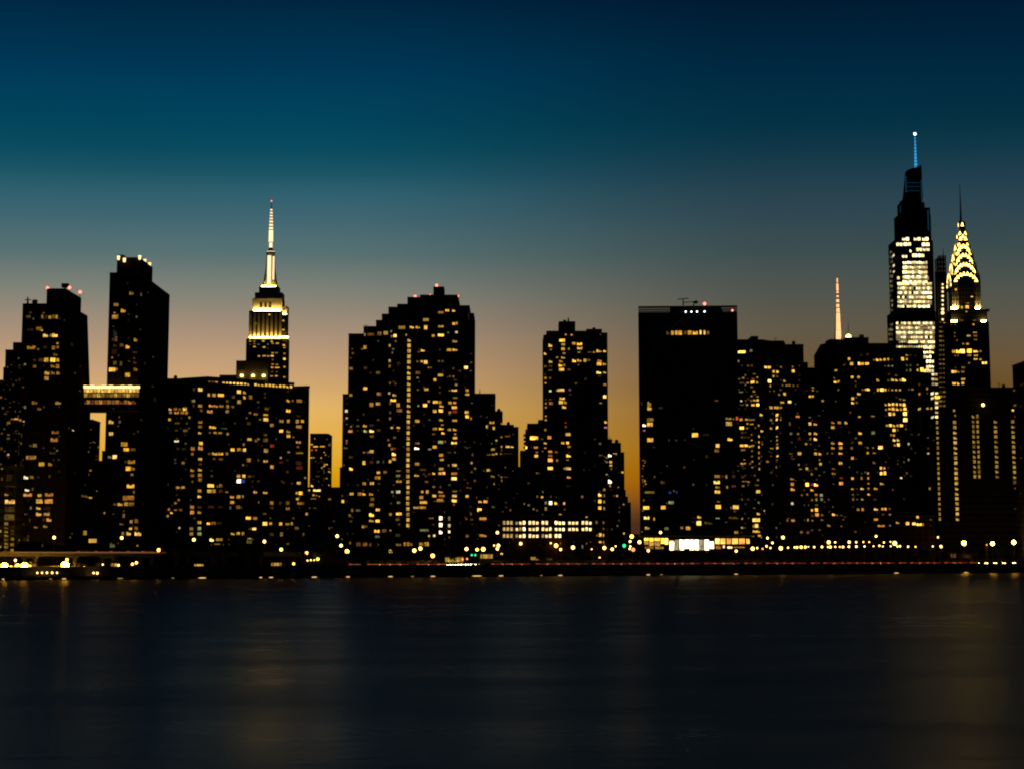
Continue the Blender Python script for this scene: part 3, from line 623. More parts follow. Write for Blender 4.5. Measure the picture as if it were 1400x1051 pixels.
def floors(y0, y1, x0, x1, n, levs, gap=0.0, step=6.65, hh=4.6):
    y = y0
    while y < y1:
        for i in range(n):
            if rnd2.random() < gap: continue
            x = x0+(x1-x0)*(i+.5)/n; place(x, y, (x1-x0)/n*.86, hh, rnd2.choice(levs), 'v')
        y += step
rnd2 = random.Random(11)
TINT['v'] = [(1, .76, .33), (1, .72, .27), (1, .82, .42)]
# ------------------------------------------------------------------ which rooms are lit: column, row, width, height, level, tint
WIN = [
(0,330,5.532,"""230 540 25 15 2;215 570 40 22 3;320 570 20 35 4;350 570 20 30 2;378 572 25 35 5;405 570 20 30 4;428 572 20 35 5;295 660 50 30 4;315 672 20 20 6;240 668 30 25 1;215 668 20 25 1;345 710 45 38 7;385 710 20 30 4;415 708 50 40 8;235 800 70 38 5;265 798 15 20 4;290 815 18 18 4;340 800 35 30 1;405 805 30 35 4;435 770 20 20 5;437 800 20 25 4;420 855 40 30 3;350 897 40 35 6;310 898 40 30 2;400 897 45 38 8;437 898 25 30 6;262 897 25 20 2;262 945 28 25 4;400 942 40 30 4;435 945 30 35 5;355 993 45 38 6;400 993 35 32 4;440 993 30 35 5;352 1035 40 35 5;518 740 12 35 3;540 780 20 25 1;605 945 12 12 1;190 930 18 15 4 W;150 938 25 10 2;95 935 20 10 2;150 960 14 10 2;90 990 12 10 2;145 1038 10 10 2;170 1040 10 10 1;995 390 40 38 4;1060 395 14 35 3 W;965 315 12 25 1;878 480 45 28 4;932 522 42 40 6;867 540 18 15 5;870 572 55 38 5;1033 570 14 25 3 W;1033 480 12 12 1;1052 663 14 12 2;870 690 35 70 1;878 738 25 45 3;855 740 20 35 2;1025 742 30 38 5;920 785 35 28 3;965 795 35 40 7;870 785 35 30 2 o;865 835 45 50 1 o;848 880 14 14 5;870 920 30 35 3;915 925 20 40 3;848 970 58 36 7;880 965 25 30 5;1020 840 40 16 2 o;1015 883 15 18 3;1020 915 30 30 2 o;1028 965 36 36 4;965 1010 45 38 6;1095 925 10 25 1"""),
(0,500,5.532,"""15 238 30 20 4;40 245 20 15 2;105 268 25 12 2;15 315 30 25 3 o;40 360 25 18 3 o;85 400 30 18 5 o;125 400 40 18 6 o;150 410 20 20 5;180 418 14 14 6 W;80 428 30 22 4;10 508 25 22 3;75 518 25 22 3;75 548 28 18 3;120 490 12 20 2;163 525 12 35 2;190 312 14 25 4 W;145 345 12 20 2;115 340 12 25 2;175 160 20 14 3;88 105 12 10 1;150 100 12 12 2;65 668 20 22 6 p;20 625 16 25 3;68 692 14 14 3 r;15 740 30 15 3;15 775 18 18 4;120 755 12 20 3;115 555 12 15 2;140 650 10 60 1;160 585 12 18 3;160 740 12 60 1;15 855 14 25 3;262 275 50 35 4 o;298 322 35 28 4 o;440 277 50 32 5;418 500 65 30 4 o;410 555 65 42 5 o;265 600 35 30 4;235 600 30 25 2;550 485 18 16 6 W;518 468 10 20 2;232 692 85 35 4;205 692 15 30 6;268 690 14 30 5;432 638 14 14 4;398 655 60 25 2;475 660 18 18 5 W;315 742 50 35 6;380 742 35 35 5;195 840 45 35 7 W;240 840 35 25 4;375 835 20 25 2;205 937 40 25 7 W;247 930 16 25 3;210 972 80 34 6 o;300 978 35 25 6;372 970 75 36 5 o;300 1022 55 36 6;370 1022 70 38 6;840 420 45 42 6;905 420 20 30 3;902 385 10 25 3;840 512 38 30 6;940 592 60 36 6;955 632 50 30 7;1010 632 45 25 3;1008 722 65 40 5;955 725 30 20 2;970 775 45 38 7;1015 772 50 38 4;998 822 25 22 4;868 687 38 34 8;830 685 30 30 4;1007 905 70 42 7;945 1000 40 40 4 o;1017 995 50 42 4 o;1018 950 12 30 4;1170 250 25 45 1;1065 405 20 16 2;1040 495 12 20 2;1015 510 12 20 2;685 790 20 14 5;672 820 14 14 5;665 985 60 25 3;685 995 30 14 6;733 945 12 8 4;565 810 12 12 1;695 480 12 12 3;710 575 30 14 3;690 580 12 10 3;743 612 12 18 4;678 615 12 14 3;675 648 14 14 4;730 680 25 12 2 r;730 705 30 12 2 r;70 845 50 60 1 y;95 910 90 15 1 y;50 970 35 25 5;80 1022 90 45 7"""),
(0,660,5.6,"""95 140 30 38 5;85 200 90 50 2 y;85 260 90 55 3 y;45 260 30 30 3;48 310 36 26 4 y;48 340 36 26 3 y;48 370 36 26 4 y;48 400 36 26 4 y;48 430 36 26 3 y;48 460 36 26 4 y;48 490 36 26 4 y;48 520 36 26 3 y;98 330 35 25 1 y;98 360 35 25 2 y;95 385 30 24 2 y;97 425 30 30 4;97 468 30 30 4;95 510 30 25 5;90 538 25 18 6;5 365 16 30 5;5 485 14 25 5;300 138 55 36 6;372 138 70 36 6 o;237 190 16 25 4;295 190 40 30 6;360 190 60 30 1;297 235 50 38 6;358 238 55 25 5;375 278 45 36 6 o;335 278 20 30 2;200 235 35 20 2;230 280 12 35 2;275 335 35 22 4;347 328 38 30 4;145 435 14 14 4;195 430 45 30 1 o;213 428 14 40 3;325 475 12 25 2 W;800 228 14 16 5;648 380 32 40 5;710 440 75 36 6;550 385 16 20 2;658 515 12 12 3 W;960 112 45 38 4;1025 112 60 40 5 o;920 160 45 32 6;965 160 35 32 5;1020 160 50 32 4;880 162 30 20 3;948 245 20 45 4;948 212 12 14 3;930 312 35 16 4;1005 295 25 30 5;1040 290 30 36 4 o;1000 345 25 25 7;1040 345 30 30 4 o;985 383 40 38 6;1030 383 60 42 7;940 385 25 30 4;1050 478 16 16 5;860 470 45 55 3 g;1360 30 25 14 4 W;1370 128 16 16 5;1345 153 18 16 5;1295 200 16 20 5 o;1315 225 22 20 7;1345 205 25 12 4 o;1385 203 25 12 4 o;1285 252 18 18 5;1375 342 16 16 5 W;1355 375 10 10 2"""),
(220,480,5.532,"""72 437 26 24 6;110 437 30 22 4;145 440 24 20 3;182 437 35 28 7;75 463 22 18 4;120 463 40 24 6 o;165 463 35 24 5 o;195 465 20 24 5;68 515 20 20 6;220 500 16 16 5;125 543 35 14 3;198 545 14 14 3;120 598 22 14 2;187 598 34 20 4;120 677 40 20 7 W;175 737 35 20 1;130 735 25 18 1;110 818 16 14 2;170 843 25 20 4;110 843 20 12 2;130 1027 32 20 6;168 1027 30 18 5;185 630 12 10 2;248 290 20 25 2;296 290 40 30 7;230 375 16 18 4;250 375 14 22 4;295 413 38 24 5;303 448 20 18 4;245 412 14 25 2;297 533 36 26 5;295 570 30 20 4;293 615 30 22 6;300 695 35 28 7;297 733 40 32 6 o;238 735 36 32 5 o;235 775 20 22 4;295 815 34 22 6;297 853 25 18 2;293 893 34 30 6;235 897 34 30 5;235 938 32 22 4 o;293 935 36 28 5;295 970 30 26 4 o;237 985 14 16 3;360 330 18 25 6;400 332 30 25 5;452 333 55 28 7;545 345 25 20 3;588 307 36 30 7;630 310 24 30 6;630 347 20 34 7;675 347 26 30 4;590 383 34 34 5;500 377 20 20 3;395 412 85 25 6 o;455 412 40 25 5 o;502 418 22 25 5;540 420 24 18 3;368 453 50 34 6 o;500 455 26 24 4;785 320 14 14 2;785 348 14 14 2;797 435 32 22 3;790 480 36 14 6;792 515 44 30 7;748 515 14 14 4;672 465 20 14 4;715 475 30 16 5 o;838 558 28 24 5;663 545 30 22 2;960 372 28 30 6;995 374 14 14 4;1045 375 50 26 5 o;962 447 36 32 8;1040 490 40 14 1;910 525 36 34 5;962 527 22 28 5;1030 530 25 28 5;1068 528 28 26 6;1042 570 52 28 5 o;390 572 62 28 7;475 583 55 6 3;370 615 18 12 3;408 615 26 14 5;447 617 28 14 5;503 625 18 18 5;908 602 34 26 8;962 605 32 28 5;963 640 34 28 6;1000 648 12 12 4;787 632 26 16 3;790 670 38 28 3;668 665 38 22 6;718 675 20 20 4;1038 685 45 24 6 o;840 715 30 24 4 r;540 743 34 26 8;590 742 32 24 5;630 745 28 28 7;625 703 16 20 4;793 750 38 34 5;765 712 12 12 1;1035 722 20 16 3;365 773 20 18 3;405 772 50 28 6;450 772 45 28 7;497 773 20 20 5;400 812 22 16 3 o;452 815 34 16 3 o;663 822 36 34 5 o;790 828 38 26 6;905 803 14 14 6 p;908 840 34 12 3 r;965 762 20 14 4;1030 768 20 14 4;1055 768 40 14 4;620 858 14 14 4 W;838 873 30 30 6;1040 845 45 30 2 o;1045 880 50 25 3 r;585 942 30 26 6 o;625 943 28 28 7;670 945 28 14 3;700 943 12 12 2;588 980 36 34 9 W;622 980 24 28 4 b;955 910 20 18 2;1040 995 36 24 6;925 990 14 20 2;990 997 14 14 2;375 1015 60 28 8;450 1015 25 26 4 o"""),
(220,650,5.6,"""370 117 42 30 6 y;405 117 25 28 5;455 117 30 24 2 o;503 124 24 12 4;293 115 30 24 5;293 157 32 28 7;237 240 34 30 5 o;237 280 36 30 6 o;293 240 34 18 2;293 277 34 28 5;293 357 34 26 6;293 402 32 30 5 g;293 443 32 24 5 g;232 405 28 24 4;232 443 30 26 5;720 122 34 26 7 o;797 127 40 22 6;543 160 36 28 6 o;592 160 32 26 5;625 158 14 20 4;543 203 34 26 6;588 238 30 28 4 o;530 243 14 24 3;380 238 45 18 2 o;455 238 40 18 1;847 207 30 30 5;968 207 30 28 3;912 207 16 22 2;970 247 34 30 5 o;847 245 26 18 2;1055 207 30 30 5 o;1080 210 34 22 4 o;1040 132 20 18 6;1068 132 34 30 8;1043 177 22 18 6;793 290 26 14 3;668 323 46 26 8;720 325 34 22 5 o;795 365 40 32 8;838 365 26 24 6;915 367 28 28 7;968 367 34 28 5;1000 365 16 22 6;1038 400 34 22 3;362 365 30 20 8;400 362 40 22 4 o;445 362 40 16 1;712 405 36 22 8;680 405 25 16 3 o;548 442 34 24 6;590 440 30 22 6;627 442 20 24 5;845 447 32 24 2;922 447 22 30 5;1090 447 14 24 3;387 487 36 32 9;445 487 60 24 5 y;675 480 30 12 5;675 502 50 36 3 g;430 522 50 10 4;970 520 24 10 4;1158 75 22 22 8;1195 107 70 28 8;1135 110 16 16 6;1168 147 18 16 6;1192 150 12 12 5;1213 157 12 12 5;1168 175 56 10 4;1180 222 34 10 3;1180 245 34 10 3;1140 245 12 12 3;1112 292 18 20 6;1292 178 26 18 4 o;1388 195 20 24 7;1327 343 24 18 3 p;1297 400 32 18 4;1103 15 14 14 4 W;1135 380 14 14 2"""),
(420,520,6.57,"""68 520 12 14 5;40 573 30 14 6;75 592 50 13 7;135 590 50 13 7;190 573 30 12 5;42 622 18 16 7 r;80 622 20 16 6 r;152 642 14 14 6;165 665 14 14 5;190 675 14 12 4;35 690 45 12 7;125 693 16 14 6;103 737 14 10 2;185 752 40 14 6;152 767 18 14 6;132 782 14 14 6;187 785 40 8 4;192 815 46 16 6;103 815 14 12 2;92 858 40 10 3;185 878 25 12 5;103 905 10 14 3;57 885 14 12 2;135 935 10 10 3;193 935 20 18 6;150 810 6 60 3;150 880 6 60 2;150 740 6 50 2"""),
(450,380,5.532,"""265 525 24 26 6;178 570 18 16 3;165 605 18 16 2;165 685 28 22 4;275 680 26 20 2;370 717 30 20 4;313 718 14 14 2;270 430 10 22 5;315 428 60 22 3 o;380 422 32 30 4;428 417 34 28 5;470 405 14 16 4;475 443 18 20 4;503 438 28 28 8;588 432 12 14 5;503 478 14 16 4;458 512 14 20 5;372 478 14 14 2;512 560 46 22 6;478 567 12 14 4;458 628 16 20 6;458 668 14 22 5;525 645 25 12 2;460 795 12 20 4;507 800 14 16 3;268 835 36 26 7;165 885 24 20 5;455 870 16 18 5 W;378 875 34 24 5 o;505 883 32 24 6;320 957 30 32 5 o;370 950 34 22 6;495 922 50 28 8;520 960 25 30 6;462 945 14 25 3;510 1000 45 25 4 o;462 1015 14 20 3;550 375 55 25 4;625 372 38 26 7;672 372 40 26 6;730 375 30 38 7;732 317 44 22 5;845 262 45 18 5 o;893 247 34 20 7;942 247 28 22 7;845 365 48 22 6;942 347 26 22 7;967 343 14 22 5;787 437 22 20 6;845 434 55 24 8;900 415 10 12 4;968 412 18 18 6 W;952 478 46 26 5;907 545 36 20 6;950 543 44 24 7;690 548 36 22 7;680 560 20 12 3;838 543 10 10 3;668 632 14 14 4;697 632 20 16 6;730 638 34 32 7;830 630 16 12 4;858 630 14 14 4;752 678 12 12 4;770 678 10 12 4;675 717 34 22 4 o;843 735 48 24 6;800 770 24 24 7;1035 678 34 26 8;862 703 12 12 2;940 685 14 14 3;735 842 38 22 6;672 845 20 12 4;955 847 50 22 7;912 850 16 10 4;1043 850 24 20 6;1045 880 32 16 6 y;960 905 36 12 4;960 808 20 14 5 W;940 745 16 12 4;955 770 30 12 2;895 750 12 12 2;915 943 28 20 6;950 943 25 16 6 o;803 937 44 24 7;838 940 24 22 6;753 932 18 16 5;725 962 38 28 8;850 967 38 24 6;955 978 48 24 7;675 965 12 12 5 W;845 1003 38 26 8;798 1005 28 24 6;915 1015 16 16 4;955 1010 32 20 4 r;1043 1015 26 22 6;1045 1043 30 20 7;1075 575 14 12 2;1075 640 14 14 3;1080 945 10 10 3;1060 285 10 60 1;670 755 16 12 4 W"""),
(450,560,6.364,"""150 10 24 25 7 W;153 72 18 18 5 W;185 185 45 26 6 o;190 145 12 14 5;130 95 10 10 3;155 125 14 10 3;158 268 16 16 5;152 288 18 16 4;135 330 12 14 4;157 333 18 14 4;190 410 40 20 2;190 510 36 36 8;130 480 12 14 3;585 8 50 22 4 o;530 75 14 25 4 W;428 87 28 14 2;250 140 28 18 3 g;310 137 40 30 6;370 135 40 25 1;315 182 36 32 6 g;370 182 48 32 8;435 177 36 22 2;372 230 38 20 3;545 155 22 18 6;595 152 36 22 7;582 240 26 20 3 g;508 262 14 18 4;525 305 22 24 5;545 340 20 25 4;582 337 26 20 4 r;578 383 38 38 9 o;577 427 36 24 6;303 370 20 16 4;355 367 28 16 5;370 362 36 28 6;303 460 30 38 7;368 455 36 22 2;425 452 24 22 3 g;472 452 12 25 3 g;530 447 22 28 6;440 545 34 24 7;490 540 32 22 4 o;428 590 50 28 5;595 530 45 10 4;600 573 40 20 4 g;587 620 56 28 6;435 640 22 14 2;305 640 32 26 5;372 638 42 28 6;195 730 36 22 6;265 730 34 28 5 o;300 730 34 30 7;365 730 40 28 6 o;550 713 20 20 5 W;588 712 44 28 6 W;580 760 44 32 6;375 775 36 26 4;370 823 40 26 4;605 805 30 20 4 g;540 812 18 16 2;435 868 42 24 7;200 870 18 25 4;250 872 40 14 3 g;780 97 46 28 6;920 10 34 26 7;972 10 44 26 8;1050 22 26 18 5 o;1095 14 42 20 4 r;1195 20 30 22 7;1200 60 34 28 8;1235 75 14 25 5;975 85 34 30 6;1100 93 48 22 6;985 130 24 12 5;920 165 40 22 5;975 162 50 26 7;1045 172 34 22 5 y;1092 170 36 28 6;910 210 28 12 4;990 200 30 28 8;1097 210 20 16 5;1100 245 40 22 6;970 280 48 26 5 g;1098 285 58 28 8;780 290 40 14 5 o;780 333 50 26 9 W;875 342 30 14 4;918 322 38 26 6;1045 370 40 14 2;1095 370 14 14 3;975 393 40 24 6 o;980 433 34 18 6;780 470 42 26 5;920 480 12 20 2;975 512 44 22 5;1040 482 12 18 5;1095 480 50 26 6;1118 510 12 12 4;790 520 60 18 2;910 550 30 26 7;965 552 30 24 6;997 550 30 26 8 o;1103 553 54 22 5 o;1100 597 56 30 8;785 568 50 24 6;840 575 30 14 2;848 625 30 16 4 o;912 668 24 16 4;968 668 10 20 4;810 712 20 22 6 o;853 712 24 30 6;970 712 48 24 6 o;1105 707 44 14 4;915 747 38 22 6;980 747 54 18 5 o;1097 747 48 24 7;787 760 34 28 6 o;972 785 48 30 6;795 803 76 28 7;1100 790 40 28 8;785 848 60 22 5;1205 750 32 26 7;1280 762 26 18 5;1087 823 14 14 4;1205 675 25 12 4 r;1230 680 12 14 3;1375 150 18 30 4;1200 330 24 14 2;1240 460 18 20 5;1250 385 10 20 3;1270 510 14 20 4;1240 540 20 16 3;1265 615 20 20 3;1385 522 25 24 5;1385 390 30 10 3 o;1205 635 12 14 3;1265 280 10 12 3"""),
(440,680,5.385,"""225 92 14 20 4;268 92 34 16 3 g;205 130 20 20 4;215 172 18 14 3;305 212 20 20 6;325 210 20 14 4 o;370 123 40 36 9;370 167 42 22 6 y;420 88 34 22 7;420 170 36 24 8;425 243 50 30 8;465 243 34 24 4 o;505 240 12 12 5;422 285 36 18 3 g;505 122 20 20 5;555 118 50 22 8;545 160 30 16 3;570 195 16 16 3 p;560 275 34 20 2 g;615 340 14 28 5;635 340 22 28 5 o;660 342 14 20 5;725 340 30 24 5;762 340 14 28 6;780 340 14 30 6;565 345 40 16 4 y;270 342 34 30 3 o;318 342 32 26 4 o;357 345 16 25 3 o;208 332 12 20 4;720 33 60 24 6;715 70 48 22 6;805 150 40 8 4;820 197 20 10 2;740 238 80 18 4 g;875 150 28 32 9 W;875 200 28 34 9 W;875 250 26 36 9 W;938 152 16 30 4 W;938 205 18 25 7 W;938 247 18 28 8 W;938 290 12 8 4;828 278 18 18 7 W;790 280 14 14 6;870 18 60 26 5 o;985 18 44 28 8;972 50 14 10 4;1160 90 36 28 9 o;1165 28 30 22 7;1205 28 36 22 7 o;1165 153 26 22 6;1195 153 40 22 6 o;1165 277 26 22 5;1195 277 40 22 6 o;1098 118 12 20 3;1065 155 14 16 3;1115 160 24 12 3;1075 280 22 20 4;1262 65 28 22 3 g;1110 195 14 10 2"""),
(640,420,5.833,"""150 950 18 30 6;190 915 46 28 6;205 962 20 30 6;270 925 12 16 6;150 875 14 14 2;195 778 25 12 1;778 218 16 18 6;825 220 20 20 6 o;1055 218 12 10 3;750 265 54 26 8;758 297 34 22 6;757 333 34 26 6;765 368 25 16 5;803 333 16 20 5;655 303 36 34 7;660 338 20 20 4;622 370 24 24 7;843 290 30 22 6;888 292 50 28 8;890 325 50 32 6;885 360 26 12 5;970 360 34 10 3;1005 358 24 18 5;1032 350 20 25 7;1060 352 30 18 6;1090 350 28 24 7;1048 425 40 25 5;1045 452 44 34 7;1085 452 34 26 6;1042 520 44 26 8;1090 520 30 20 6;1050 550 30 10 2;845 425 34 34 8;885 424 44 28 6;932 425 26 28 6;960 422 30 16 4;710 400 22 18 5;757 402 36 22 6;657 433 34 28 6;740 430 36 26 5;735 462 34 26 8;765 462 20 24 5;745 497 50 28 7;805 495 28 20 4;657 470 34 12 3;622 472 20 14 4;655 503 34 12 3;880 460 14 14 3;622 565 22 22 5;655 565 20 16 3;618 603 16 16 6;655 665 22 22 7 g;740 660 66 24 7;710 662 20 14 5;810 658 20 20 3 p;815 695 20 12 2;750 725 50 28 7;740 757 40 30 7;775 755 26 30 6;765 793 38 28 7;660 765 34 26 5 o;622 765 14 16 5;622 798 16 18 5;625 735 12 12 3;655 735 20 12 3;622 865 16 18 5;622 897 16 18 6;1090 617 30 18 5 o;1090 712 30 30 8;1060 762 26 12 5;1098 912 26 28 7;1097 957 30 14 6 p;778 918 22 16 4 r;778 952 14 16 4;797 1012 45 24 7;615 975 14 16 5;515 1040 50 34 9;558 1040 40 28 8;648 1036 36 30 6 o"""),
(640,590,5.833,"""200 140 34 22 5 y;218 68 18 16 6;268 40 14 20 5;315 35 50 10 4;315 118 36 18 7;352 118 30 18 7;268 118 12 20 6;268 145 8 14 4;165 182 34 12 4;205 180 30 16 5;218 172 18 20 6;262 172 20 20 4;320 172 90 10 2 o;297 282 12 14 4;160 305 30 22 6;183 305 16 20 3 r;200 352 40 26 4 y;270 360 14 14 5;300 360 50 12 2 p;268 388 10 20 5;208 412 10 24 5;220 473 16 14 6;240 473 14 14 5;150 440 10 20 2;40 182 14 18 4;95 557 20 20 6;795 18 45 22 6;755 88 30 20 7;793 88 26 24 8;805 118 30 18 5;800 188 42 30 8;793 222 24 16 4;798 292 52 24 7;768 292 18 16 5;803 360 38 24 6 o;800 430 40 16 1;605 88 38 22 7;472 125 28 24 9;558 124 40 18 6 o;510 122 20 10 2 r;613 127 24 14 6 o;548 163 20 16 4;555 192 34 26 7;655 157 40 20 6 o;600 155 14 14 3;705 158 28 24 4 o;655 190 40 24 4 o;602 225 28 30 5;655 225 45 32 8 o;710 228 18 24 5 o;655 290 50 28 8;552 327 22 18 4;570 330 12 12 2;552 515 14 20 4;595 517 22 22 7;660 515 12 16 3;703 518 14 10 2;657 566 30 32 9 W;700 566 26 30 8;627 565 20 26 4 g;765 568 18 28 7;445 573 16 14 4;910 516 18 18 4;522 615 14 14 4;550 625 14 14 3;628 612 20 30 5;338 620 12 20 4;770 617 14 14 3;1130 187 30 28 9 W;1070 187 30 10 4;1170 172 40 10 6;1107 205 20 14 4;1107 240 16 12 4;1137 240 24 22 7;1138 268 24 18 6;1142 295 12 12 5;1105 338 18 16 5;1230 320 20 20 7;1130 392 32 40 9 W;1133 425 16 35 5;1198 440 14 14 5;1188 507 18 24 6;1162 507 8 16 4;1240 578 16 16 5;1075 460 20 22 5;1050 500 30 36 8;1078 505 16 30 4;1050 553 30 34 8;1078 555 16 30 5;1050 605 28 30 8;1078 610 14 28 5"""),
(660,680,5.833,"""937 295 26 32 7;963 298 12 28 6;937 350 26 22 7;963 355 10 28 5;910 195 16 24 4;963 195 12 24 5;963 245 12 24 4;912 298 12 20 5;618 143 26 34 6 y;645 148 20 20 6;828 153 18 12 6;480 138 14 14 4;510 92 16 20 4;220 98 12 18 4;1123 52 14 14 5;1075 222 14 18 4;1133 282 14 22 7;300 365 22 34 7;620 360 12 24 4;795 390 14 30 4;828 362 10 20 4;725 352 18 8 3 b;868 408 12 10 3;860 352 12 10 3"""),
(860,400,5.185,"""275 285 24 36 3;308 287 22 36 6;335 286 24 36 6;362 286 30 36 7;398 285 22 30 3;430 285 34 34 6;470 284 44 36 7;507 283 14 36 8;535 284 14 36 7;560 283 18 34 4;143 785 30 50 5;147 815 26 30 6;620 765 30 12 3 o;222 815 26 12 2;90 785 10 30 2;800 422 65 20 9;865 413 24 20 4 g;777 485 12 25 5;890 575 22 14 4;810 605 20 14 5;782 612 12 10 4;840 612 12 8 3;880 610 26 10 4;910 600 12 14 6;800 640 40 10 3;842 640 20 12 5;877 635 32 22 8;910 635 16 22 6;872 668 24 14 4;795 702 34 14 4 g;835 702 16 8 2;887 697 20 20 5;870 732 20 16 4;912 735 18 16 5;797 765 16 14 7 W;828 765 14 8 3;890 760 24 18 7;912 762 18 18 7;868 765 14 14 4;838 795 12 12 5;880 795 28 18 7;913 795 24 20 9;967 527 22 24 8;993 528 24 26 8;1075 528 12 16 5;1160 527 12 12 4;1163 557 24 24 8;1023 560 18 22 7;1050 560 20 22 8;1023 593 16 18 6;1050 593 12 16 4;995 627 26 26 9;1108 625 18 20 6;1000 660 10 20 6;1087 657 10 10 4;1112 658 14 12 5;1138 657 14 12 5;1165 660 12 12 4;1195 660 12 12 3;1110 718 20 22 7;1062 722 14 12 5;1027 697 10 10 3;997 697 10 10 3;1085 775 28 18 7;1138 773 28 20 8;1005 812 22 25 6;1040 812 30 25 6;1075 815 20 25 6;1303 672 18 16 5;1303 692 16 12 5;1335 697 12 8 4;1283 735 22 18 7;1303 732 16 20 6;1367 765 16 16 6"""),
(860,550,5.185,"""143 10 25 20 5;145 40 36 34 7;228 38 30 20 1;150 122 56 30 4;148 155 48 32 7;108 160 28 22 9 W;108 197 20 14 5 p;150 265 52 34 7;468 230 52 34 8;545 228 55 14 1;283 265 12 25 2;335 267 18 12 2;395 265 10 14 2;628 305 32 30 7;622 340 40 26 4 o;715 258 40 28 8;705 112 50 22 5;708 150 52 32 6;550 382 16 22 2;392 457 14 20 3;238 562 34 28 3 o;145 635 84 18 4;290 635 24 22 4 b;338 635 24 22 3 b;298 708 46 24 5 g;122 745 52 28 8;243 742 40 30 7;625 522 48 22 5;690 525 14 28 5;742 522 28 22 2;665 522 20 18 2;622 562 52 32 8;628 597 36 22 5;695 597 14 28 5;742 592 36 16 3 o;627 632 46 26 7;632 738 46 32 8;635 700 26 14 4;757 740 50 32 7;725 742 16 20 4;750 770 20 14 3;100 408 14 12 4;112 425 12 14 4;103 445 14 14 4;98 465 10 12 3;95 520 12 12 4;98 545 12 14 4;112 555 14 18 5;118 575 14 16 5;102 590 10 12 3;182 525 8 14 4;115 415 8 20 3;98 560 8 20 3;104 690 14 16 4;98 765 10 16 4;880 15 30 16 8;913 15 24 18 8;838 17 12 12 6;800 17 30 8 3;765 112 18 30 6 r;795 120 26 20 6 o;833 120 22 14 6;870 122 56 8 5;740 115 16 14 4;840 150 14 12 6;870 152 30 12 6;800 180 36 22 9;838 180 14 16 5;870 228 12 12 4;870 265 14 14 6;800 245 22 10 2;800 305 30 20 8;830 305 28 20 8;860 308 30 18 7;880 305 20 14 5;810 335 40 14 4;873 342 12 12 4;920 162 10 18 6;922 240 10 20 7;922 278 10 20 7;922 315 10 20 7;922 355 10 20 6;922 392 10 18 5;925 430 10 18 5;925 470 10 20 6;937 85 22 24 7;943 200 22 20 7;945 295 10 12 4;873 380 12 12 4;875 418 12 12 5;818 403 16 12 5;810 430 44 16 6;858 432 14 12 4;875 457 14 14 5;815 465 30 10 2;808 527 26 12 3;820 557 40 8 5;848 560 22 16 5;810 590 20 14 5;915 548 14 12 4;910 583 22 14 4;802 685 10 14 4;917 630 34 24 7 y;920 705 16 25 4 g;890 745 20 12 4;960 765 10 16 6;1005 33 26 28 6;1045 33 32 28 6;1075 35 16 26 5;1045 92 24 22 8;1005 124 20 18 5;1043 123 18 20 8;1078 105 10 10 4;1078 122 12 14 5;1005 180 18 22 6;1044 180 20 22 8;1047 240 16 16 6;1047 268 16 16 5;1047 297 18 14 5;1010 323 28 12 5;1048 322 20 20 7;1010 355 10 10 2;1048 378 20 20 8;1005 378 14 12 3;1050 405 12 10 4;970 417 22 16 5 o;1048 458 22 18 5;1007 495 12 12 3;1005 270 8 10 3;1140 150 12 28 3 W;1148 218 20 22 4 g;1195 100 32 16 6 o;1195 75 20 20 2;1198 220 18 16 5;1205 260 30 12 3 r;1148 360 30 18 3;1208 360 30 24 6;1162 398 35 14 2;1203 440 12 14 5 W;1215 470 24 12 5;1258 437 12 16 3 r;1260 467 20 20 6;1282 105 20 10 3;1282 150 22 26 7;1320 152 28 20 7 o;1282 218 20 26 6;1322 218 28 26 7;1285 257 16 20 4;1320 257 26 26 8;1255 293 18 14 6;1288 293 10 14 4;1320 330 24 10 3;1322 362 24 22 6;1353 362 24 26 7 o;1350 405 12 12 5;1357 435 20 22 6;1295 507 16 18 5;1325 467 20 12 4;1155 540 30 18 5;1157 578 26 26 6 o;1160 613 34 26 7 o;1263 580 28 30 9;1297 580 16 18 5 r;1325 580 34 28 9 o;1297 618 24 22 7;1327 652 24 18 5;1363 655 22 22 5 g;1263 650 12 16 5;1225 655 12 16 4;1297 687 18 20 4;1328 687 14 24 5;1365 685 20 22 4 g;1330 725 26 12 3 g;1157 715 20 22 6 W;1297 760 18 24 7;1328 760 26 28 8;1330 545 14 14 2"""),  # the specks down the slab's left edge are added glitter, not rooms
(860,680,5.185,"""125 140 46 28 8;178 148 12 30 6;128 212 40 28 6;265 217 36 22 4 g;375 212 24 22 4;418 215 38 28 6;498 135 34 26 7;460 140 30 18 1;495 180 40 36 8;545 175 25 25 3;575 178 40 28 2;628 145 34 8 5 W;740 140 80 22 3;760 245 34 22 5;803 210 18 18 6;92 240 8 10 4;803 148 10 14 5;918 112 26 24 7;903 157 64 28 8;885 198 16 30 5;905 198 30 30 8;903 236 62 24 7;880 270 24 10 4;925 268 24 14 7;1122 160 12 20 4;1162 160 28 20 6 o;1332 120 30 26 7 o;1300 127 12 14 4;1368 122 18 16 4;1268 157 14 20 5;1300 160 12 14 5;1368 155 22 14 4;1222 243 20 20 4;1268 245 20 18 4 p"""),
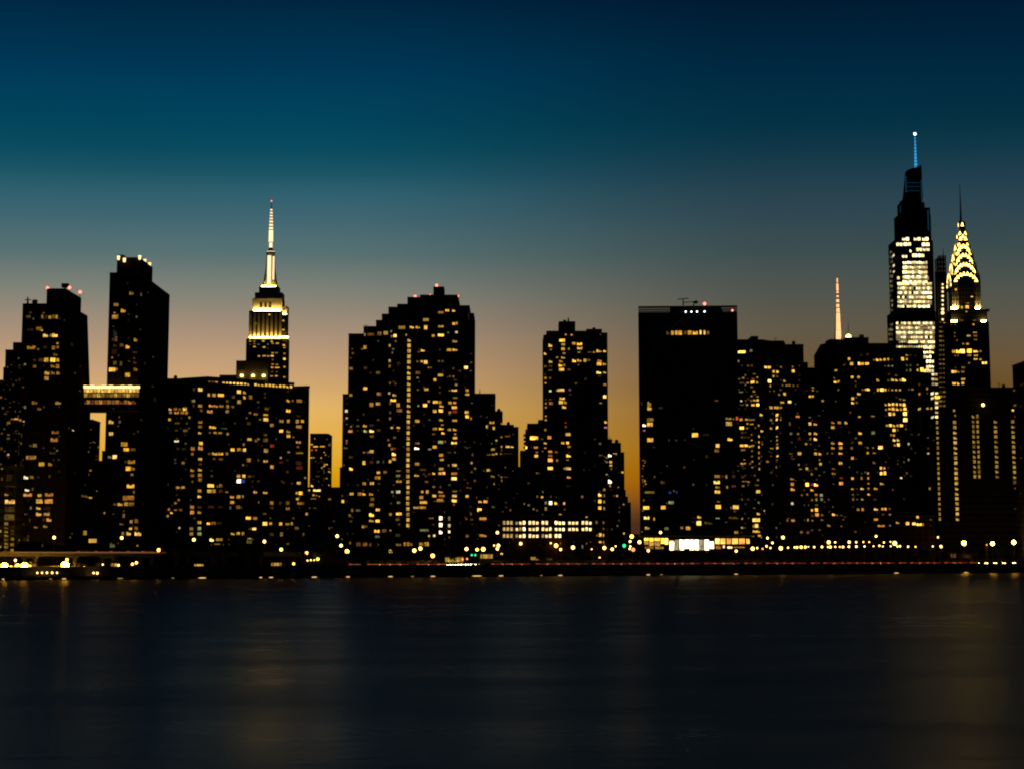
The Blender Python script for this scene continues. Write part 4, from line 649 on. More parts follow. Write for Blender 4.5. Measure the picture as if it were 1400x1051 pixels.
(1090,360,5.257,"""372 687 20 20 7;390 722 26 26 7;443 722 16 26 8;465 722 34 20 7;508 722 32 20 8;418 755 10 10 2;278 770 24 16 6;265 825 12 10 4;272 850 24 22 8;293 852 20 18 6;297 908 14 12 4;512 655 20 16 2;460 660 14 12 2;552 693 16 16 4;575 692 22 24 8;600 692 20 22 7;627 692 20 20 7;653 690 16 20 6;680 692 14 14 2;630 738 12 12 3;655 738 14 12 4;682 738 16 12 4;757 688 24 28 8;787 688 14 20 6;787 660 20 16 6;812 660 12 12 2;787 732 14 20 3 g;813 732 14 20 3 g;787 768 14 22 3 g;813 768 14 22 4 g;395 818 22 20 7;440 818 20 20 6;420 850 12 10 3;578 838 22 28 6;655 843 14 14 4;685 835 24 26 7;712 838 20 24 7;740 838 16 20 6;765 835 32 32 9;710 805 14 12 4;420 880 8 12 3;470 907 14 12 5;492 905 18 18 7;517 903 22 28 8;443 935 28 24 7;580 908 16 24 7;607 908 30 24 9;632 908 20 20 7;657 908 12 16 5;683 908 14 16 6;710 908 16 18 6;738 908 16 18 6;802 905 10 14 3;828 905 20 14 4 W;398 970 22 24 7;398 1000 24 20 8;428 1000 16 12 4;740 975 18 14 4;768 978 22 16 5;637 1013 20 20 6;663 1010 20 26 8;688 1012 22 22 7;715 1012 18 22 7;742 1012 18 22 7;768 1015 24 26 8;665 1043 24 20 7;688 1043 24 20 7;715 1043 14 18 5;743 1043 14 18 5;775 1043 22 20 8;178 983 18 14 5;277 990 14 12 3;865 768 16 20 6;905 765 26 34 9;935 765 24 34 8;865 733 16 14 4;880 870 14 16 3;880 935 16 24 6;933 900 14 22 5;933 932 14 12 3;998 958 44 28 9;1000 985 30 12 3;880 1040 14 18 5;935 1037 10 14 5;962 1040 16 16 5;1000 1020 30 16 4"""),
(1090,550,4.776,"""580 45 14 18 5;628 43 20 20 7;652 43 20 20 8;677 45 16 18 6;703 43 24 20 8;605 75 20 24 8;630 75 18 22 7;703 73 28 26 9 y;705 113 30 28 9 y;585 150 16 14 6;607 149 22 20 8;632 150 18 20 7;655 150 16 18 6;680 150 24 20 8;708 150 10 14 2;632 180 22 22 8;655 180 10 14 4;612 212 10 16 5;630 212 16 20 6;632 243 20 22 8;658 243 20 24 7;638 277 20 16 6;660 275 20 24 8;708 172 12 12 4;727 270 14 20 5 W;727 373 12 14 4 W;657 378 12 12 2;715 460 12 14 3;678 490 16 16 7 W;657 400 10 10 2;803 40 20 14 7;850 37 16 18 6;877 37 16 18 6;853 228 10 12 3;855 297 12 14 3;855 330 14 16 6 W;865 558 12 24 6 o;405 93 20 12 6;493 88 28 12 5;347 62 14 20 4 r;410 198 26 24 7;495 197 28 24 4 g;382 232 18 16 3 o;411 263 26 20 6;355 297 16 18 4;355 263 12 12 2;232 130 24 18 5 o;232 162 28 20 6;275 130 26 20 5 o;317 130 20 24 7;232 263 26 22 5;282 263 30 24 8 o;233 295 26 20 6 o;283 295 26 22 6;282 330 30 18 7;228 330 12 14 4;197 330 12 14 4;282 395 28 20 6;237 430 28 14 4;238 462 30 18 5 o;287 492 24 14 4 r;286 527 30 24 7 o;238 530 20 10 2;460 295 12 14 4;495 295 12 12 4;460 327 16 22 6;503 327 24 16 5 o;548 293 34 24 9 o;503 392 20 18 4 o;360 362 20 20 7 o;385 365 20 12 2;546 427 16 22 8 o;568 427 16 22 7 o;548 460 18 28 9 o;572 460 18 28 8;595 425 8 14 2;562 528 28 20 6;462 460 14 20 6;463 493 14 18 6;465 527 14 16 5;465 560 14 14 5;467 597 20 18 7 o;360 493 18 22 7;420 493 14 20 5;420 463 10 12 3;360 563 18 16 6;390 563 14 10 2;423 560 24 18 7;512 560 28 18 6;363 600 14 14 4;395 598 14 12 2;365 630 14 20 4;390 630 14 12 3;425 630 20 16 5 g;508 630 22 10 3 p;397 697 20 18 5;427 697 16 22 6;513 694 30 20 7;556 692 16 22 7 o;575 692 16 22 8 o;603 692 14 14 4;605 730 16 18 5 p;568 728 20 12 3;513 762 32 16 6;556 802 54 18 6 o;605 802 12 12 4;237 728 22 22 8 o;260 735 10 10 4;288 735 24 10 3 o;205 800 24 20 5;288 805 12 10 4;300 763 14 10 3;380 840 16 16 3;205 633 14 12 3;708 742 22 20 7;785 747 20 18 7;655 782 24 18 6;720 788 26 24 8 o;762 790 26 20 8;795 793 40 22 9;818 795 20 20 5;870 763 10 10 4"""),
(1190,360,5.005,"""980 870 18 14 3;990 970 20 14 4;975 1003 18 16 8;1040 830 30 10 1;572 1005 14 16 5;580 1040 12 14 4"""),
]
for ox, oy, sc, data in WIN:
    for rec in data.split(';'):
        p = rec.split()
        place(ox+float(p[0])/sc, oy+float(p[1])/sc, float(p[2])/sc*0.92, float(p[3])/sc*0.92, int(p[4]), p[5] if len(p) > 5 else 'w')
# faint rooms and stair lights, on each block's own floor grid
rnd = random.Random(3)
def faint(x0, x1, y0, y1, px, py, prob):
    y = y0
    while y < y1:
        x = x0
        while x < x1:
            if rnd.random() < prob: place(x+rnd.uniform(-.5, .5), y, rnd.choice((1.6, 2.2, 3.2)), rnd.choice((2, 2.6)), rnd.choice((1, 1, 2, 2, 3)), rnd.choice('wwwWog'))
            x += px
        y += py
for a in ((6, 30, 490, 640, 4, 6, .22), (25, 84, 420, 750, 7, 8, .07), (88, 120, 430, 750, 7, 8, .03), (148, 190, 390, 750, 7, 8, .06), (195, 228, 400, 740, 7, 8, .015), (230, 262, 550, 750, 6, 7, .14),
          (265, 418, 535, 750, 8, 7.2, .10), (468, 650, 470, 745, 7, 7.4, .10), (652, 708, 550, 745, 5, 6.2, .12), (722, 828, 600, 705, 7, 6, .05), (745, 828, 470, 600, 7, 6, .03), (832, 852, 615, 740, 5, 6, .14),
          (876, 1006, 560, 735, 9, 8.5, .03), (1010, 1042, 500, 735, 4.5, 6.5, .18), (1046, 1098, 500, 740, 5.2, 6.5, .09), (1100, 1126, 520, 742, 5, 6.8, .12), (1128, 1204, 570, 742, 5.5, 6.8, .08),
          (1206, 1262, 480, 700, 5, 6.3, .04), (1150, 1205, 480, 560, 5, 6.3, .06), (1262, 1282, 575, 735, 5, 6.5, .06), (1388, 1400, 520, 730, 4, 7, .12), (424, 453, 600, 665, 4, 5, .14)): faint(*a)
for (x0, x1, y) in ((1233, 1243, 327), (1249, 1259, 327), (1260.5, 1269.5, 327), (1225, 1234, 334.5), (1235, 1246, 334), (1260, 1271, 334.5), (1252.5, 1261, 341.5), (1261.5, 1271, 341), (1233, 1240.5, 350.5), (1247, 1254, 349.5), (1254.5, 1264, 349.5), (1243.5, 1246, 343)):
    n = max(1, round((x1-x0)/4.4))
    for i in range(n): place(x0+(x1-x0)*(i+.5)/n, y, (x1-x0)/n*.9, 4.8, rnd2.choice((8, 8, 9)), 'v')
floors(359, 386, 1234, 1268, 11, (6, 7, 8, 9, 9), 0, 6.65, 3.5); floors(380.3, 383, 1226, 1270, 10, (3, 5, 7), .4)
floors(388, 424, 1227, 1274, 15, (5, 6, 7, 8, 8, 9), .05, 6.2, 3.2)
floors(442, 474, 1225, 1278, 16, (4, 5, 6, 7, 8, 8), .08, 6.4, 3.2)
floors(475, 512, 1262.5, 1277, 4, (6, 8, 8, 9), .1, 6.4, 4.2); floors(512, 572, 1273, 1283, 2, (4, 6, 6, 7, 8), .15, 6.4, 3.6)
floors(362.3, 386, 1234, 1268, 6, (3, 4, 4, 5), 0, 6.65, 1.9); floors(391.2, 422, 1227, 1274, 7, (3, 4, 5, 5), 0, 6.2, 1.7); floors(445.2, 474, 1225, 1278, 7, (3, 4, 4, 5), 0, 6.4, 1.8)  # dim strips between floors: spandrel glow put in as extra panes
for y in (363, 371, 349): place(1222.5, y, 2.5, 3.5, 7, 'v')
floors(345, 470, 1214.5, 1221, 3, (2, 2, 3, 4), .3, 6.6, 4)
# windows of the floodlit tower
for cx_, cy_, w_, h_, b_ in ((85, 803, 14, 10, 5), (108, 803, 14, 10, 5), (108, 817, 14, 8, 4), (108, 833, 16, 8, 6), (130, 820, 12, 8, 4), (155, 803, 16, 9, 6), (160, 835, 16, 8, 6), (200, 803, 12, 10, 7), (205, 815, 14, 8, 5), (230, 815, 18, 8, 6), (265, 823, 14, 12, 7), (268, 836, 12, 10, 6),
        (132, 883, 14, 9, 6), (160, 882, 20, 8, 6), (182, 882, 14, 9, 6), (203, 882, 16, 9, 7), (205, 865, 14, 9, 6), (225, 865, 14, 9, 5), (268, 870, 12, 9, 5), (268, 898, 14, 12, 8), (205, 925, 14, 9, 6), (228, 928, 14, 9, 5), (203, 943, 16, 9, 6), (230, 943, 26, 9, 7), (268, 940, 12, 10, 6), (200, 988, 14, 9, 6), (225, 988, 14, 9, 6), (268, 993, 12, 10, 6), (203, 965, 10, 7, 4), (228, 966, 10, 7, 4),
        (188, 662, 10, 8, 8), (112, 708, 20, 10, 7), (262, 695, 12, 10, 6), (262, 742, 12, 10, 7), (205, 903, 10, 7, 4), (85, 820, 9, 7, 3), (180, 820, 9, 7, 4), (180, 840, 9, 7, 3)):
    place(320+cx_/3.89, 260+cy_/3.89, w_/3.89, h_/3.89, b_, 'w')
# -- steel frame under construction
r_ = Bld('building_frame', 'bare steel building frame between the white-lit glass tower and the gold crown tower', 'building frame', 1285, 2300)
def frame(q):
    x0, x1 = at(1281, 352, 2300).x, at(1292.5, 352, 2300).x
    for dy in (0, 9):
        for i in range(4):
            xx = x0+(x1-x0)*i/3; q.box(xx-.55, xx+.55, 2300+dy, 2301+dy, GZ, wz(349+(4 if i == 0 else 0), 2300))
    z = wz(354, 2300)
    while z > 40: q.box(x0-.3, x1+.3, 2300.2, 2309.8, z-.9, z); z -= 4.0
part(r_, 'steel_frame', 'frame', frame)
part(r_, 'site_screen', 'dark', lambda q: q.box(at(1278.7, 372, 2304).x, at(1291.5, 372, 2304).x, 2302, 2308, GZ, wz(372, 2304)))
r_.antenna(1289.5, 340, 350, 2305, .5, 0)
for i, (y, s) in enumerate(((389, 1.2), (394, 1.5), (399, 1.4), (405, 1.6), (411, 1.5), (417, 1.3), (423, 2.0), (428, 2.4), (437, 1.4))):
    p = at(1288.8, y, 2297.5); part(r_, 'work_lamp', 'floodw', lambda q: q.ball(p.x, p.y, p.z, s*mpp(2300), 8, 5))
P_ = at(1285, 500, 2300)
r_.faces += [(Vector((at(1280, 440, 2299.5).x, 2299.5, 0)), Vector((at(1295.5, 440, 2299.5).x, 2299.5, 0)), 10, wz(360, 2300))]
y = 441
while y < 560:
    place(1286, y, 4.5, 2.4, rnd2.choice((2, 3, 4, 4)), 'y'); place(1291, y, 3.2, 2.4, rnd2.choice((3, 4, 5)), 'y'); y += 6.3
# -- tower with the glowing arched crown
s_ = Bld('art_deco_skyscraper', 'skyscraper with a gold-lit crown of nested arches and a dark needle', 'skyscraper', 1318, 2200)
tier(s_, 1296.5, 1352, 440, 790, 26, 4); tier(s_, 1300, 1349.5, 423, 440.2, 21, 6)
s_.walls.build('wall', M['dark'], s_.root); s_.walls = MB()
tier(s_, 1301, 1340.5, 386, 423.2, 18, 9); tier(s_, 1310, 1332.5, 392, 423.2, 4, 6.2)
s_.walls.build('shaft_wall', M['stonef'], s_.root)
part(s_, 'corner_eagle', 'steel', lambda q: (q.box(at(1349.5, 423, 2206).x, at(1353, 423, 2206).x, 2205, 2207, wz(425.5, 2206), wz(423, 2206)), q.box(at(1348, 423, 2206).x, at(1351, 423, 2206).x, 2204.8, 2208, wz(426.5, 2206), wz(422.6, 2206))))
part(s_, 'corner_eagle', 'steel', lambda q: q.box(at(1296.6, 423, 2206).x, at(1299.9, 423, 2206).x, 2205, 2207.5, wz(425.5, 2206), wz(422.6, 2206)))
k = mpp(2200); yc = 2222.0
CR = [(390, 367, 20.5, 1318.2, 9), (376, 354, 17, 1317.8, 9), (362, 341, 13.6, 1317.2, 7), (346, 329, 10, 1316.7, 6), (334, 315, 7, 1316.2, 4), (318, 298.5, 4.6, 1315.7, 2)]
base = wz(391, 2200)
def archpts(hw, zs, zt, n=12): return [(hw*math.cos(math.pi*i/n), zs+(zt-zs)*(math.sin(math.pi*i/n))**.9) for i in range(n+1)]
crx = at(1317.4, 391, yc).x
for ti, (ys, yt, hw, xc, nw) in enumerate(CR):
    H = hw*k; zs, zt = wz(ys, 2200), wz(yt, 2200); cxx = at(xc, ys, yc).x*0+crx+(0)
    def vault(q):
        pts = [(H, base-2)]+archpts(H, zs, zt)+[(-H, base-2)]
        dd = H*1.0+0.02*ti
        q.face([(cxx+a, yc-dd, z) for a, z in reversed(pts)]); q.face([(cxx+a, yc+dd, z) for a, z in pts])
        for (a, z), (a2, z2) in zip(pts, pts[1:]): q.face([(cxx+a, yc-dd, z), (cxx+a, yc+dd, z), (cxx+a2, yc+dd, z2), (cxx+a2, yc-dd, z2)])
        q.face([(cxx-dd, yc+a, z) for a, z in pts]); q.face([(cxx+dd, yc+a, z) for a, z in reversed(pts)])
        for (a, z), (a2, z2) in zip(pts, pts[1:]): q.face([(cxx+dd, yc+a, z), (cxx-dd, yc+a, z), (cxx-dd, yc+a2, z2), (cxx+dd, yc+a2, z2)])
    part(s_, 'crown_arch', 'steel', vault)
    for fi, (ax, sgn) in enumerate((('y', -1), ('x', -1), ('x', 1))):
        for j in range(nw+1 if fi == 0 else nw-1):
            n_ = (nw if fi == 0 else nw-2)
            t = math.pi*(.06+.88*j/max(1, n_)) if n_ > 0 else math.pi/2
            rr_ = .80; a = H*rr_*math.cos(t); z = zs+(zt-zs)*rr_*math.sin(t)**.9 - 1.0*k
            w_, h_ = 2.45*k*(1 if hw > 6 else .85), 4.5*k; dd = H*1.0+0.02*ti+.12
            def tri(q):
                P = [(-w_, -h_*.5), (w_, -h_*.5), (.15, h_*.6), (-.15, h_*.6)]
                if ax == 'y': q.face([(cxx+a+px, yc-dd, z+pz) for px, pz in P])
                else: q.face([(cxx+sgn*dd, yc+sgn*(a+px), z+pz) for px, pz in P])
            part(s_, 'crown_window', 'crown', tri)
part(s_, 'needle', 'metal', lambda q: (q.cyl(crx-1.0*k, yc, wz(303, 2200), wz(285, 2200), 2.0*k, 1.2*k, 8), q.cyl(crx-1.0*k, yc, wz(285, 2200), wz(246, 2200), 1.2*k, .25*k, 8)))
M['floodD'] = emit('setback_flood', (1, .66, .16), 90)
fl(s_, 1300, 1309, 422.5, 6.6, 'floodD', 1.2, 2); fl(s_, 1333.5, 1340, 422.5, 6.6, 'floodD', 1.2, 2)
fl(s_, 1300.5, 1309, 440, 1.5+2.8, 'floodD', .9, 2); fl(s_, 1341, 1349, 440, 4.4, 'floodD', .9, 1)
for cx_, cy_, w_, h_, b_ in [(570, 600, 24, 28, 7), (600, 602, 30, 28, 9), (630, 602, 34, 30, 9), (677, 600, 36, 30, 9), (720, 602, 34, 20, 8), (753, 602, 14, 12, 5), (580, 630, 14, 14, 4), (600, 630, 12, 12, 4), (677, 630, 28, 12, 5), (722, 630, 28, 14, 6), (720, 655, 28, 14, 7), (753, 658, 16, 12, 6), (772, 680, 18, 20, 9), (790, 682, 16, 18, 8), (675, 683, 14, 12, 4), (563, 742, 18, 20, 8), (582, 742, 18, 18, 7), (602, 742, 14, 14, 5), (632, 742, 24, 16, 4), (635, 713, 26, 12, 4), (583, 713, 12, 12, 3), (635, 793, 30, 14, 6),
        (572, 820, 24, 22, 8), (600, 822, 16, 20, 8), (632, 820, 20, 18, 7), (715, 473, 28, 10, 6), (672, 497, 28, 12, 6), (718, 497, 28, 12, 4), (718, 522, 24, 12, 4), (665, 552, 20, 14, 6), (635, 552, 12, 12, 5), (577, 477, 10, 10, 4), (577, 500, 10, 10, 4), (593, 528, 10, 10, 4), (705, 420, 14, 14, 6), (580, 420, 12, 10, 3), (555, 420, 12, 10, 3), (625, 390, 24, 8, 4), (712, 390, 24, 8, 4), (695, 228, 16, 12, 7), (665, 272, 22, 10, 5), (662, 300, 26, 22, 8), (625, 303, 16, 20, 6), (657, 330, 14, 12, 6), (585, 180, 14, 14, 7)]:
    place(1190+cx_/5.005, 360+cy_/5.005, w_/5.005, h_/5.005, b_, 'w')
# -- tower carrying the orange spire
o_ = Bld('spire_tower', 'distant tower showing only its slim orange-lit spire above the sloped shoulder tower', 'skyscraper', 1146, 2900)
tier(o_, 1126, 1168, 472, 790, 40, 0); o_.finish('glass')
p = at(1146.6, 470, 2915); k = mpp(2915)
part(o_, 'spire', 'metal', lambda q: q.cyl(p.x, p.y, p.z-2, wz(378, 2915), 2.6*k, .35*k, 8))
ys = 466
segs = [(466, 452, 1), (451.5, 440, 1), (439.5, 428, 1), (427, 421.5, .95), (420, 416, .9), (413.5, 409.5, .95), (406.5, 404, .8), (401, 398.5, .9), (397.5, 388, .95), (386.5, 380.5, .7)]
for y0, y1, f_ in segs:
    r0 = (.75+2.45*(y0-379)/86)*k*f_; part(o_, 'spire_light', 'orange', lambda q: q.cyl(p.x, p.y, wz(y0, 2915), wz(y1, 2915), r0*1.18, r0*1.1, 8))
q = MB(); b0, b1 = at(1142.5, 468, 2915), at(1143.4, 420, 2915)
q.bar(b0, b1, .5); q.bar(b0+Vector((-1.2, 0, 0)), b1, .4)
for i in range(10):
    f_ = i/10; q.bar(b0.lerp(b1, f_)-Vector((1.2*(1-f_), 0, 0)), b0.lerp(b1, min(1, f_+.1)), .25)
q.build('lattice_mast', M['metal'], o_.root)
for b in BUILD: flush_windows(b)
# ------------------------------------------------------------------ water, ground, road
def kind(o, k='structure'): o['kind'] = k; return o
A0, A1 = on_shore(-900, 0), on_shore(2600, 0)
def water_mat():
    m, nt, o = newmat('river_water'); L = nt.links.new
    tc = N(nt, 'ShaderNodeTexCoord')
    def noise(sx, sy, det, rough=.55):
        mp = N(nt, 'ShaderNodeMapping'); mp.inputs['Scale'].default_value = (sx, sy, 1); L(tc.outputs['Object'], mp.inputs[0])
        n = N(nt, 'ShaderNodeTexNoise', i_Scale=1.0, i_Detail=det, i_Roughness=rough); L(mp.outputs[0], n.inputs['Vector']); return n.outputs['Fac']
    n1, n2 = noise(.18, .30, 5), noise(.03, .045, 4)
    # slow, wind-ruffled bands: rougher water next to smoother water
    r = N(nt, 'ShaderNodeMapRange'); r.inputs['From Min'].default_value = .35; r.inputs['From Max'].default_value = .65; r.inputs['To Min'].default_value = .265; r.inputs['To Max'].default_value = .335
    L(n2, r.inputs['Value'])
    bmp = N(nt, 'ShaderNodeBump', i_Strength=0.20, i_Distance=0.6); L(n1, bmp.inputs['Height'])
    g = N(nt, 'ShaderNodeBsdfGlossy'); g.inputs[0].default_value = (.275, .262, .24, 1); L(r.outputs[0], g.inputs['Roughness']); L(bmp.outputs[0], g.inputs['Normal'])
    df = N(nt, 'ShaderNodeBsdfDiffuse'); df.inputs[0].default_value = (.010, .016, .022, 1)
    ad = N(nt, 'ShaderNodeAddShader'); L(g.outputs[0], ad.inputs[0]); L(df.outputs[0], ad.inputs[1]); L(ad.outputs[0], o.inputs[0]); return m
q = MB(); q.face([(-4000, -3000, 0), (4000, -3000, 0), (A1.x, A1.y, 0), (A0.x, A0.y, 0)]); kind(q.build('river', water_mat()))
q = MB(); f0, f1 = Vector((-30000, 40000, 0)), Vector((30000, 40000, 0))
q.face([(A0.x, A0.y, GZ), (A1.x, A1.y, GZ), (30000, A1.y, GZ), (30000, 40000, GZ), (-30000, 40000, GZ), (-30000, A0.y, GZ)]); kind(q.build('ground', M['conc']))
def ribbon(xa, xb, o0, o1, z0, z1=None, name='road', mat='asphalt', parent=None, n=1):
    q = MB(); P = [on_shore(xa, o0), on_shore(xb, o0), on_shore(xb, o1), on_shore(xa, o1)]
    if z1 is None: q.face([(p.x, p.y, z0) for p in P])
    else: q.prism([(p.x, p.y) for p in P], z0, z1)
    return q.build(name, M[mat], parent)
def sbox(q, s0, s1, o0, o1, z0, z1, mi=0, base=None):
    """box in shore coordinates: s along the wall, o inland"""
    B = Vector((SL.x, SL.y, 0)); P = [B+SDIR*s+SNOR*o for s, o in ((s0, o0), (s1, o0), (s1, o1), (s0, o1))]
    q.prism([(p.x, p.y) for p in P], z0, z1, mi)
def scoord(x, off):
    p = on_shore(x, off)-Vector((SL.x, SL.y, 0)); return p.dot(SDIR)
SMAX = scoord(1400, 0)
q = MB(); sbox(q, -200, SMAX+260, -0.6, -0.004, -2, GZ+0.35); sbox(q, -200, SMAX+260, -1.2, -0.61, -2, 0.55)
i = -200
while i < SMAX+260: sbox(q, i, i+.7, -0.75, -0.605, 0.56, GZ+0.2); i += 6.5
sw = q.build('wall', M['stonewall']); sw.name = 'seawall'
tag(sw, 'long dark stone seawall along the far river bank', 'seawall')
q = MB(); sbox(q, -200, SMAX+300, 13.4, 23, GZ+.004, GZ+.004+.001); kind(q.build('road', M['asphalt']))
M['paint'] = plain('road_paint', (.7, .7, .68), .6)
q = MB(); i = -200
while i < SMAX+300:
    for o_ in (18.1,): sbox(q, i, i+3, o_, o_+.15, GZ+.009, GZ+.0095)
    i += 9
kind(q.build('road_marking', M['paint']))
for wa, wb, lb in ((scoord(470, 27), scoord(606, 27), 'low dark wall added to catch lamp light, left of the side street with headlights'), (scoord(676, 27), SMAX+300, 'low dark wall added to catch lamp light, right of the side street with headlights')):
    q = MB(); sbox(q, wa, wb, 27.5, 28.1, GZ-.2, GZ+2.1); sbox(q, wa, wb, 27.35, 28.25, GZ+2.103, GZ+2.3)
    i = wa+2
    while i < wb: sbox(q, i, i+.5, 27.3, 27.497, GZ-.2, GZ+2.1); i += 8
    tag(q.build('lamp_spill_wall', M['stonewall']), lb, 'wall')  # walls added to give the shore lamps a face to light
kind(ribbon(600, 674, 23.6, 75, GZ+.004, name='side_street'))
q = MB(); sbox(q, -200, SMAX+300, 12.9, 13.38, GZ-.1, GZ+.14); sbox(q, -200, SMAX+300, 23.02, 23.5, GZ-.1, GZ+.14); kind(q.build('kerb', M['conc']))
q = MB(); sbox(q, -200, SMAX+300, 9, 9.5, GZ-.1, GZ+.15); sbox(q, -200, SMAX+300, 9.12, 9.38, GZ+.16, GZ+.45)
rl_ = q.build('roadside_barrier', M['conc']); tag(rl_, 'low concrete barrier on the river side of the shore road', 'barrier')
q = MB(); i = -200
while i < SMAX+300:
    sbox(q, i, i+.07, 1.2, 1.27, GZ, GZ+1.1); i += 2.4
for z in (.4, .75, 1.08): sbox(q, -200, SMAX+300, 1.21, 1.26, GZ+z-.02, GZ+z+.02)
tag(q.build('railing', M['pole']), 'thin metal railing along the top of the seawall promenade', 'railing')
# raised roadway at the left
SV0, SV1 = scoord(-90, 30), scoord(432, 30)
dk = empty('elevated_road', tuple(Vector((SL.x, SL.y, 0))+SDIR*SV0+SNOR*24+Vector((0, 0, GZ))), 'elevated roadway on columns running along the left part of the shore', 'elevated road')
q = MB(); sbox(q, SV0, SV1, 24, 34, 8.2, 9.0); q.build('deck', M['conc'], dk)
q = MB(); sbox(q, SV0, SV1, 23.6, 23.95, 8.0, 9.75); sbox(q, SV0, SV1, 34.05, 34.4, 8.0, 9.75); q.build('parapet', M['conc'], dk)
M['trailglow'] = emit('car_trail_glow', (1, .42, .16), .22)  # glowing strip added for the streak of passing cars, not a fitted light
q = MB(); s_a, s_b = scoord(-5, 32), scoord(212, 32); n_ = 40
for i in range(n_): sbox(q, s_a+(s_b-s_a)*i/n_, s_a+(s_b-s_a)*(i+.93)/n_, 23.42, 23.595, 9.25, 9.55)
q.build('edge_glow_strip', M['trailglow'], dk)
s = SV0+4
while s < SV1:
    q = MB(); sbox(q, s, s+1.1, 25, 26.1, GZ-.2, 8.19); sbox(q, s, s+1.1, 32, 33.1, GZ-.2, 8.19); sbox(q, s-.1, s+1.2, 24.3, 33.7, 7.4, 8.195); q.build('column', M['conc'], dk); s += 17
# ramp down to the shore road
rp = empty('ramp', tuple(Vector((SL.x, SL.y, 0))+SDIR*SV1+SNOR*24+Vector((0, 0, GZ))), 'short ramp bringing the elevated roadway down to street level', 'ramp')
B0 = Vector((SL.x, SL.y, 0)); Pp = [B0+SDIR*s_2+SNOR*o2 for s_2, o2 in ((SV1+.01, 24), (SV1+45, 24), (SV1+45, 34), (SV1+.01, 34))]
q = MB(); q.prism([(p.x, p.y) for p in Pp], GZ-.1, [8.95, GZ+.1, GZ+.1, 8.95]); q.build('ramp_slab', M['conc'], rp)
# ------------------------------------------------------------------ lamps
LAMPS = {}
def lamp_mesh(r, m):
    k = ('h', r, m)
    if k not in LAMPS:
        q = MB(); q.ball(0, 0, 0, r*.74, 10, 6); LAMPS[k] = q.mesh('lamp_globe', M[m], smooth=True)
    return LAMPS[k]
def pole_mesh(h, style):
    k = ('p', round(h, 1), style)
    if k not in LAMPS:
        q = MB(); q.cyl(0, 0, 0, .35, .22, .16, 10); q.cyl(0, 0, .35, h, .11, .07, 8)
        if style == 'arm': q.bar((0, 0, h-.05), (0, -1.1, h+.25), .06); 
        q.cyl(0, -1.1 if style == 'arm' else 0, h+.02 if style != 'arm' else h+.2, h+.14 if style != 'arm' else h+.36, .2, .3, 8)
        LAMPS[k] = q.mesh('pole', M['pole'])
    return LAMPS[k]
CN = {'lampbig': 'large amber', 'lampw': 'white', 'lampy': 'amber', 'lampg': 'green', 'lampr': 'orange-red', 'lampb': 'cool white'}
def lamp(x, y, off, r, m='lampw', zbase=None, noun='street lamp', group='lamps along the shore'):
    p = on_shore(x, off); rr_ = ray(x, y); z = CAMZ + rr_.z*(p.y/rr_.y); X = rr_.x*(p.y/rr_.y)
    hk = hit(x, y)
    if (hk and noun == 'street lamp' and y > 748 and 470 < x < 1300 and off > 13):
        p = on_shore(x, 24.6); X = rr_.x*(p.y/rr_.y); z = CAMZ + rr_.z*(p.y/rr_.y)
    if hk and p.y > hk[2].y-2.2:
        p = Vector((0, hk[2].y-2.2, 0)); X = rr_.x*(p.y/rr_.y); z = CAMZ + rr_.z*(p.y/rr_.y)
    zb = GZ if zbase is None else zbase
    if noun == 'bollard lamp': zb = min(zb, z-.6)
    size = 'tall' if z-zb > 9 else 'short' if z-zb < 4 else 'mid-height'
    o = empty('street_lamp' if noun == 'street lamp' else noun.replace(' ', '_'), (X, p.y, zb), zone_label('%s %s %s' % (size, CN[m], noun), x), 'lamp', group)
    h = max(.5, z-zb-r)
    child('pole', pole_mesh(h-.1, 'post'), o); child('lamp_globe', lamp_mesh(r, m), o, (0, 0, h+r*.95))
    return o
DZ = 9.0
for x, y, r, m in ((74, 734, .75, 'lampw'), (166.5, 734.5, .75, 'lampw'), (217, 757, .85, 'lampy'), (265, 737, .8, 'lampw'), (361.5, 739.5, .8, 'lampw'), (384.5, 750.5, .8, 'lampy')): lamp(x, y, 24.9, r, m, DZ)
for x, y, r, m in ((6, 775.5, 1.7, 'lampbig'), (15, 774.8, .8, 'lampy'), (24, 774.2, 1.5, 'lampy'), (33.5, 774.5, 1.7, 'lampbig'), (21, 765.3, .6, 'lampw'), (89, 775.3, 1.9, 'lampbig'), (91.5, 764.5, .7, 'lampy'), (100, 778, .4, 'lampy'), (115, 774.5, .45, 'lampy'), (140.5, 771, .4, 'lampw'), (146, 775.5, .45, 'lampy'), (162, 772, .55, 'lampy'), (169, 775, .4, 'lampw'), (41, 773, .5, 'lampy')): lamp(x, y, 6, r, m, 2.5 if y > 770 else GZ)
for x, y, r in ((51, 782.3, .42), (57.5, 782.3, .42), (64.2, 782.2, .45), (71.3, 782.2, .48), (78, 782.3, .42), (128, 782.5, .45), (133, 783, .55)): lamp(x, y, -3, r, 'lampw', 1.2, 'bollard lamp', 'low lamps on the dock')
for x, y, r, m in ((181, 770.5, .6, 'lampy'), (186.5, 768.5, .65, 'lampw'), (192, 776, .6, 'lampr'), (205, 780.3, .5, 'lampw'), (237, 776.3, .75, 'lampw'), (212, 780.5, .35, 'lampw')): lamp(x, y, 3, r, m, 2.2, 'bollard lamp' if y > 775 else 'street lamp')
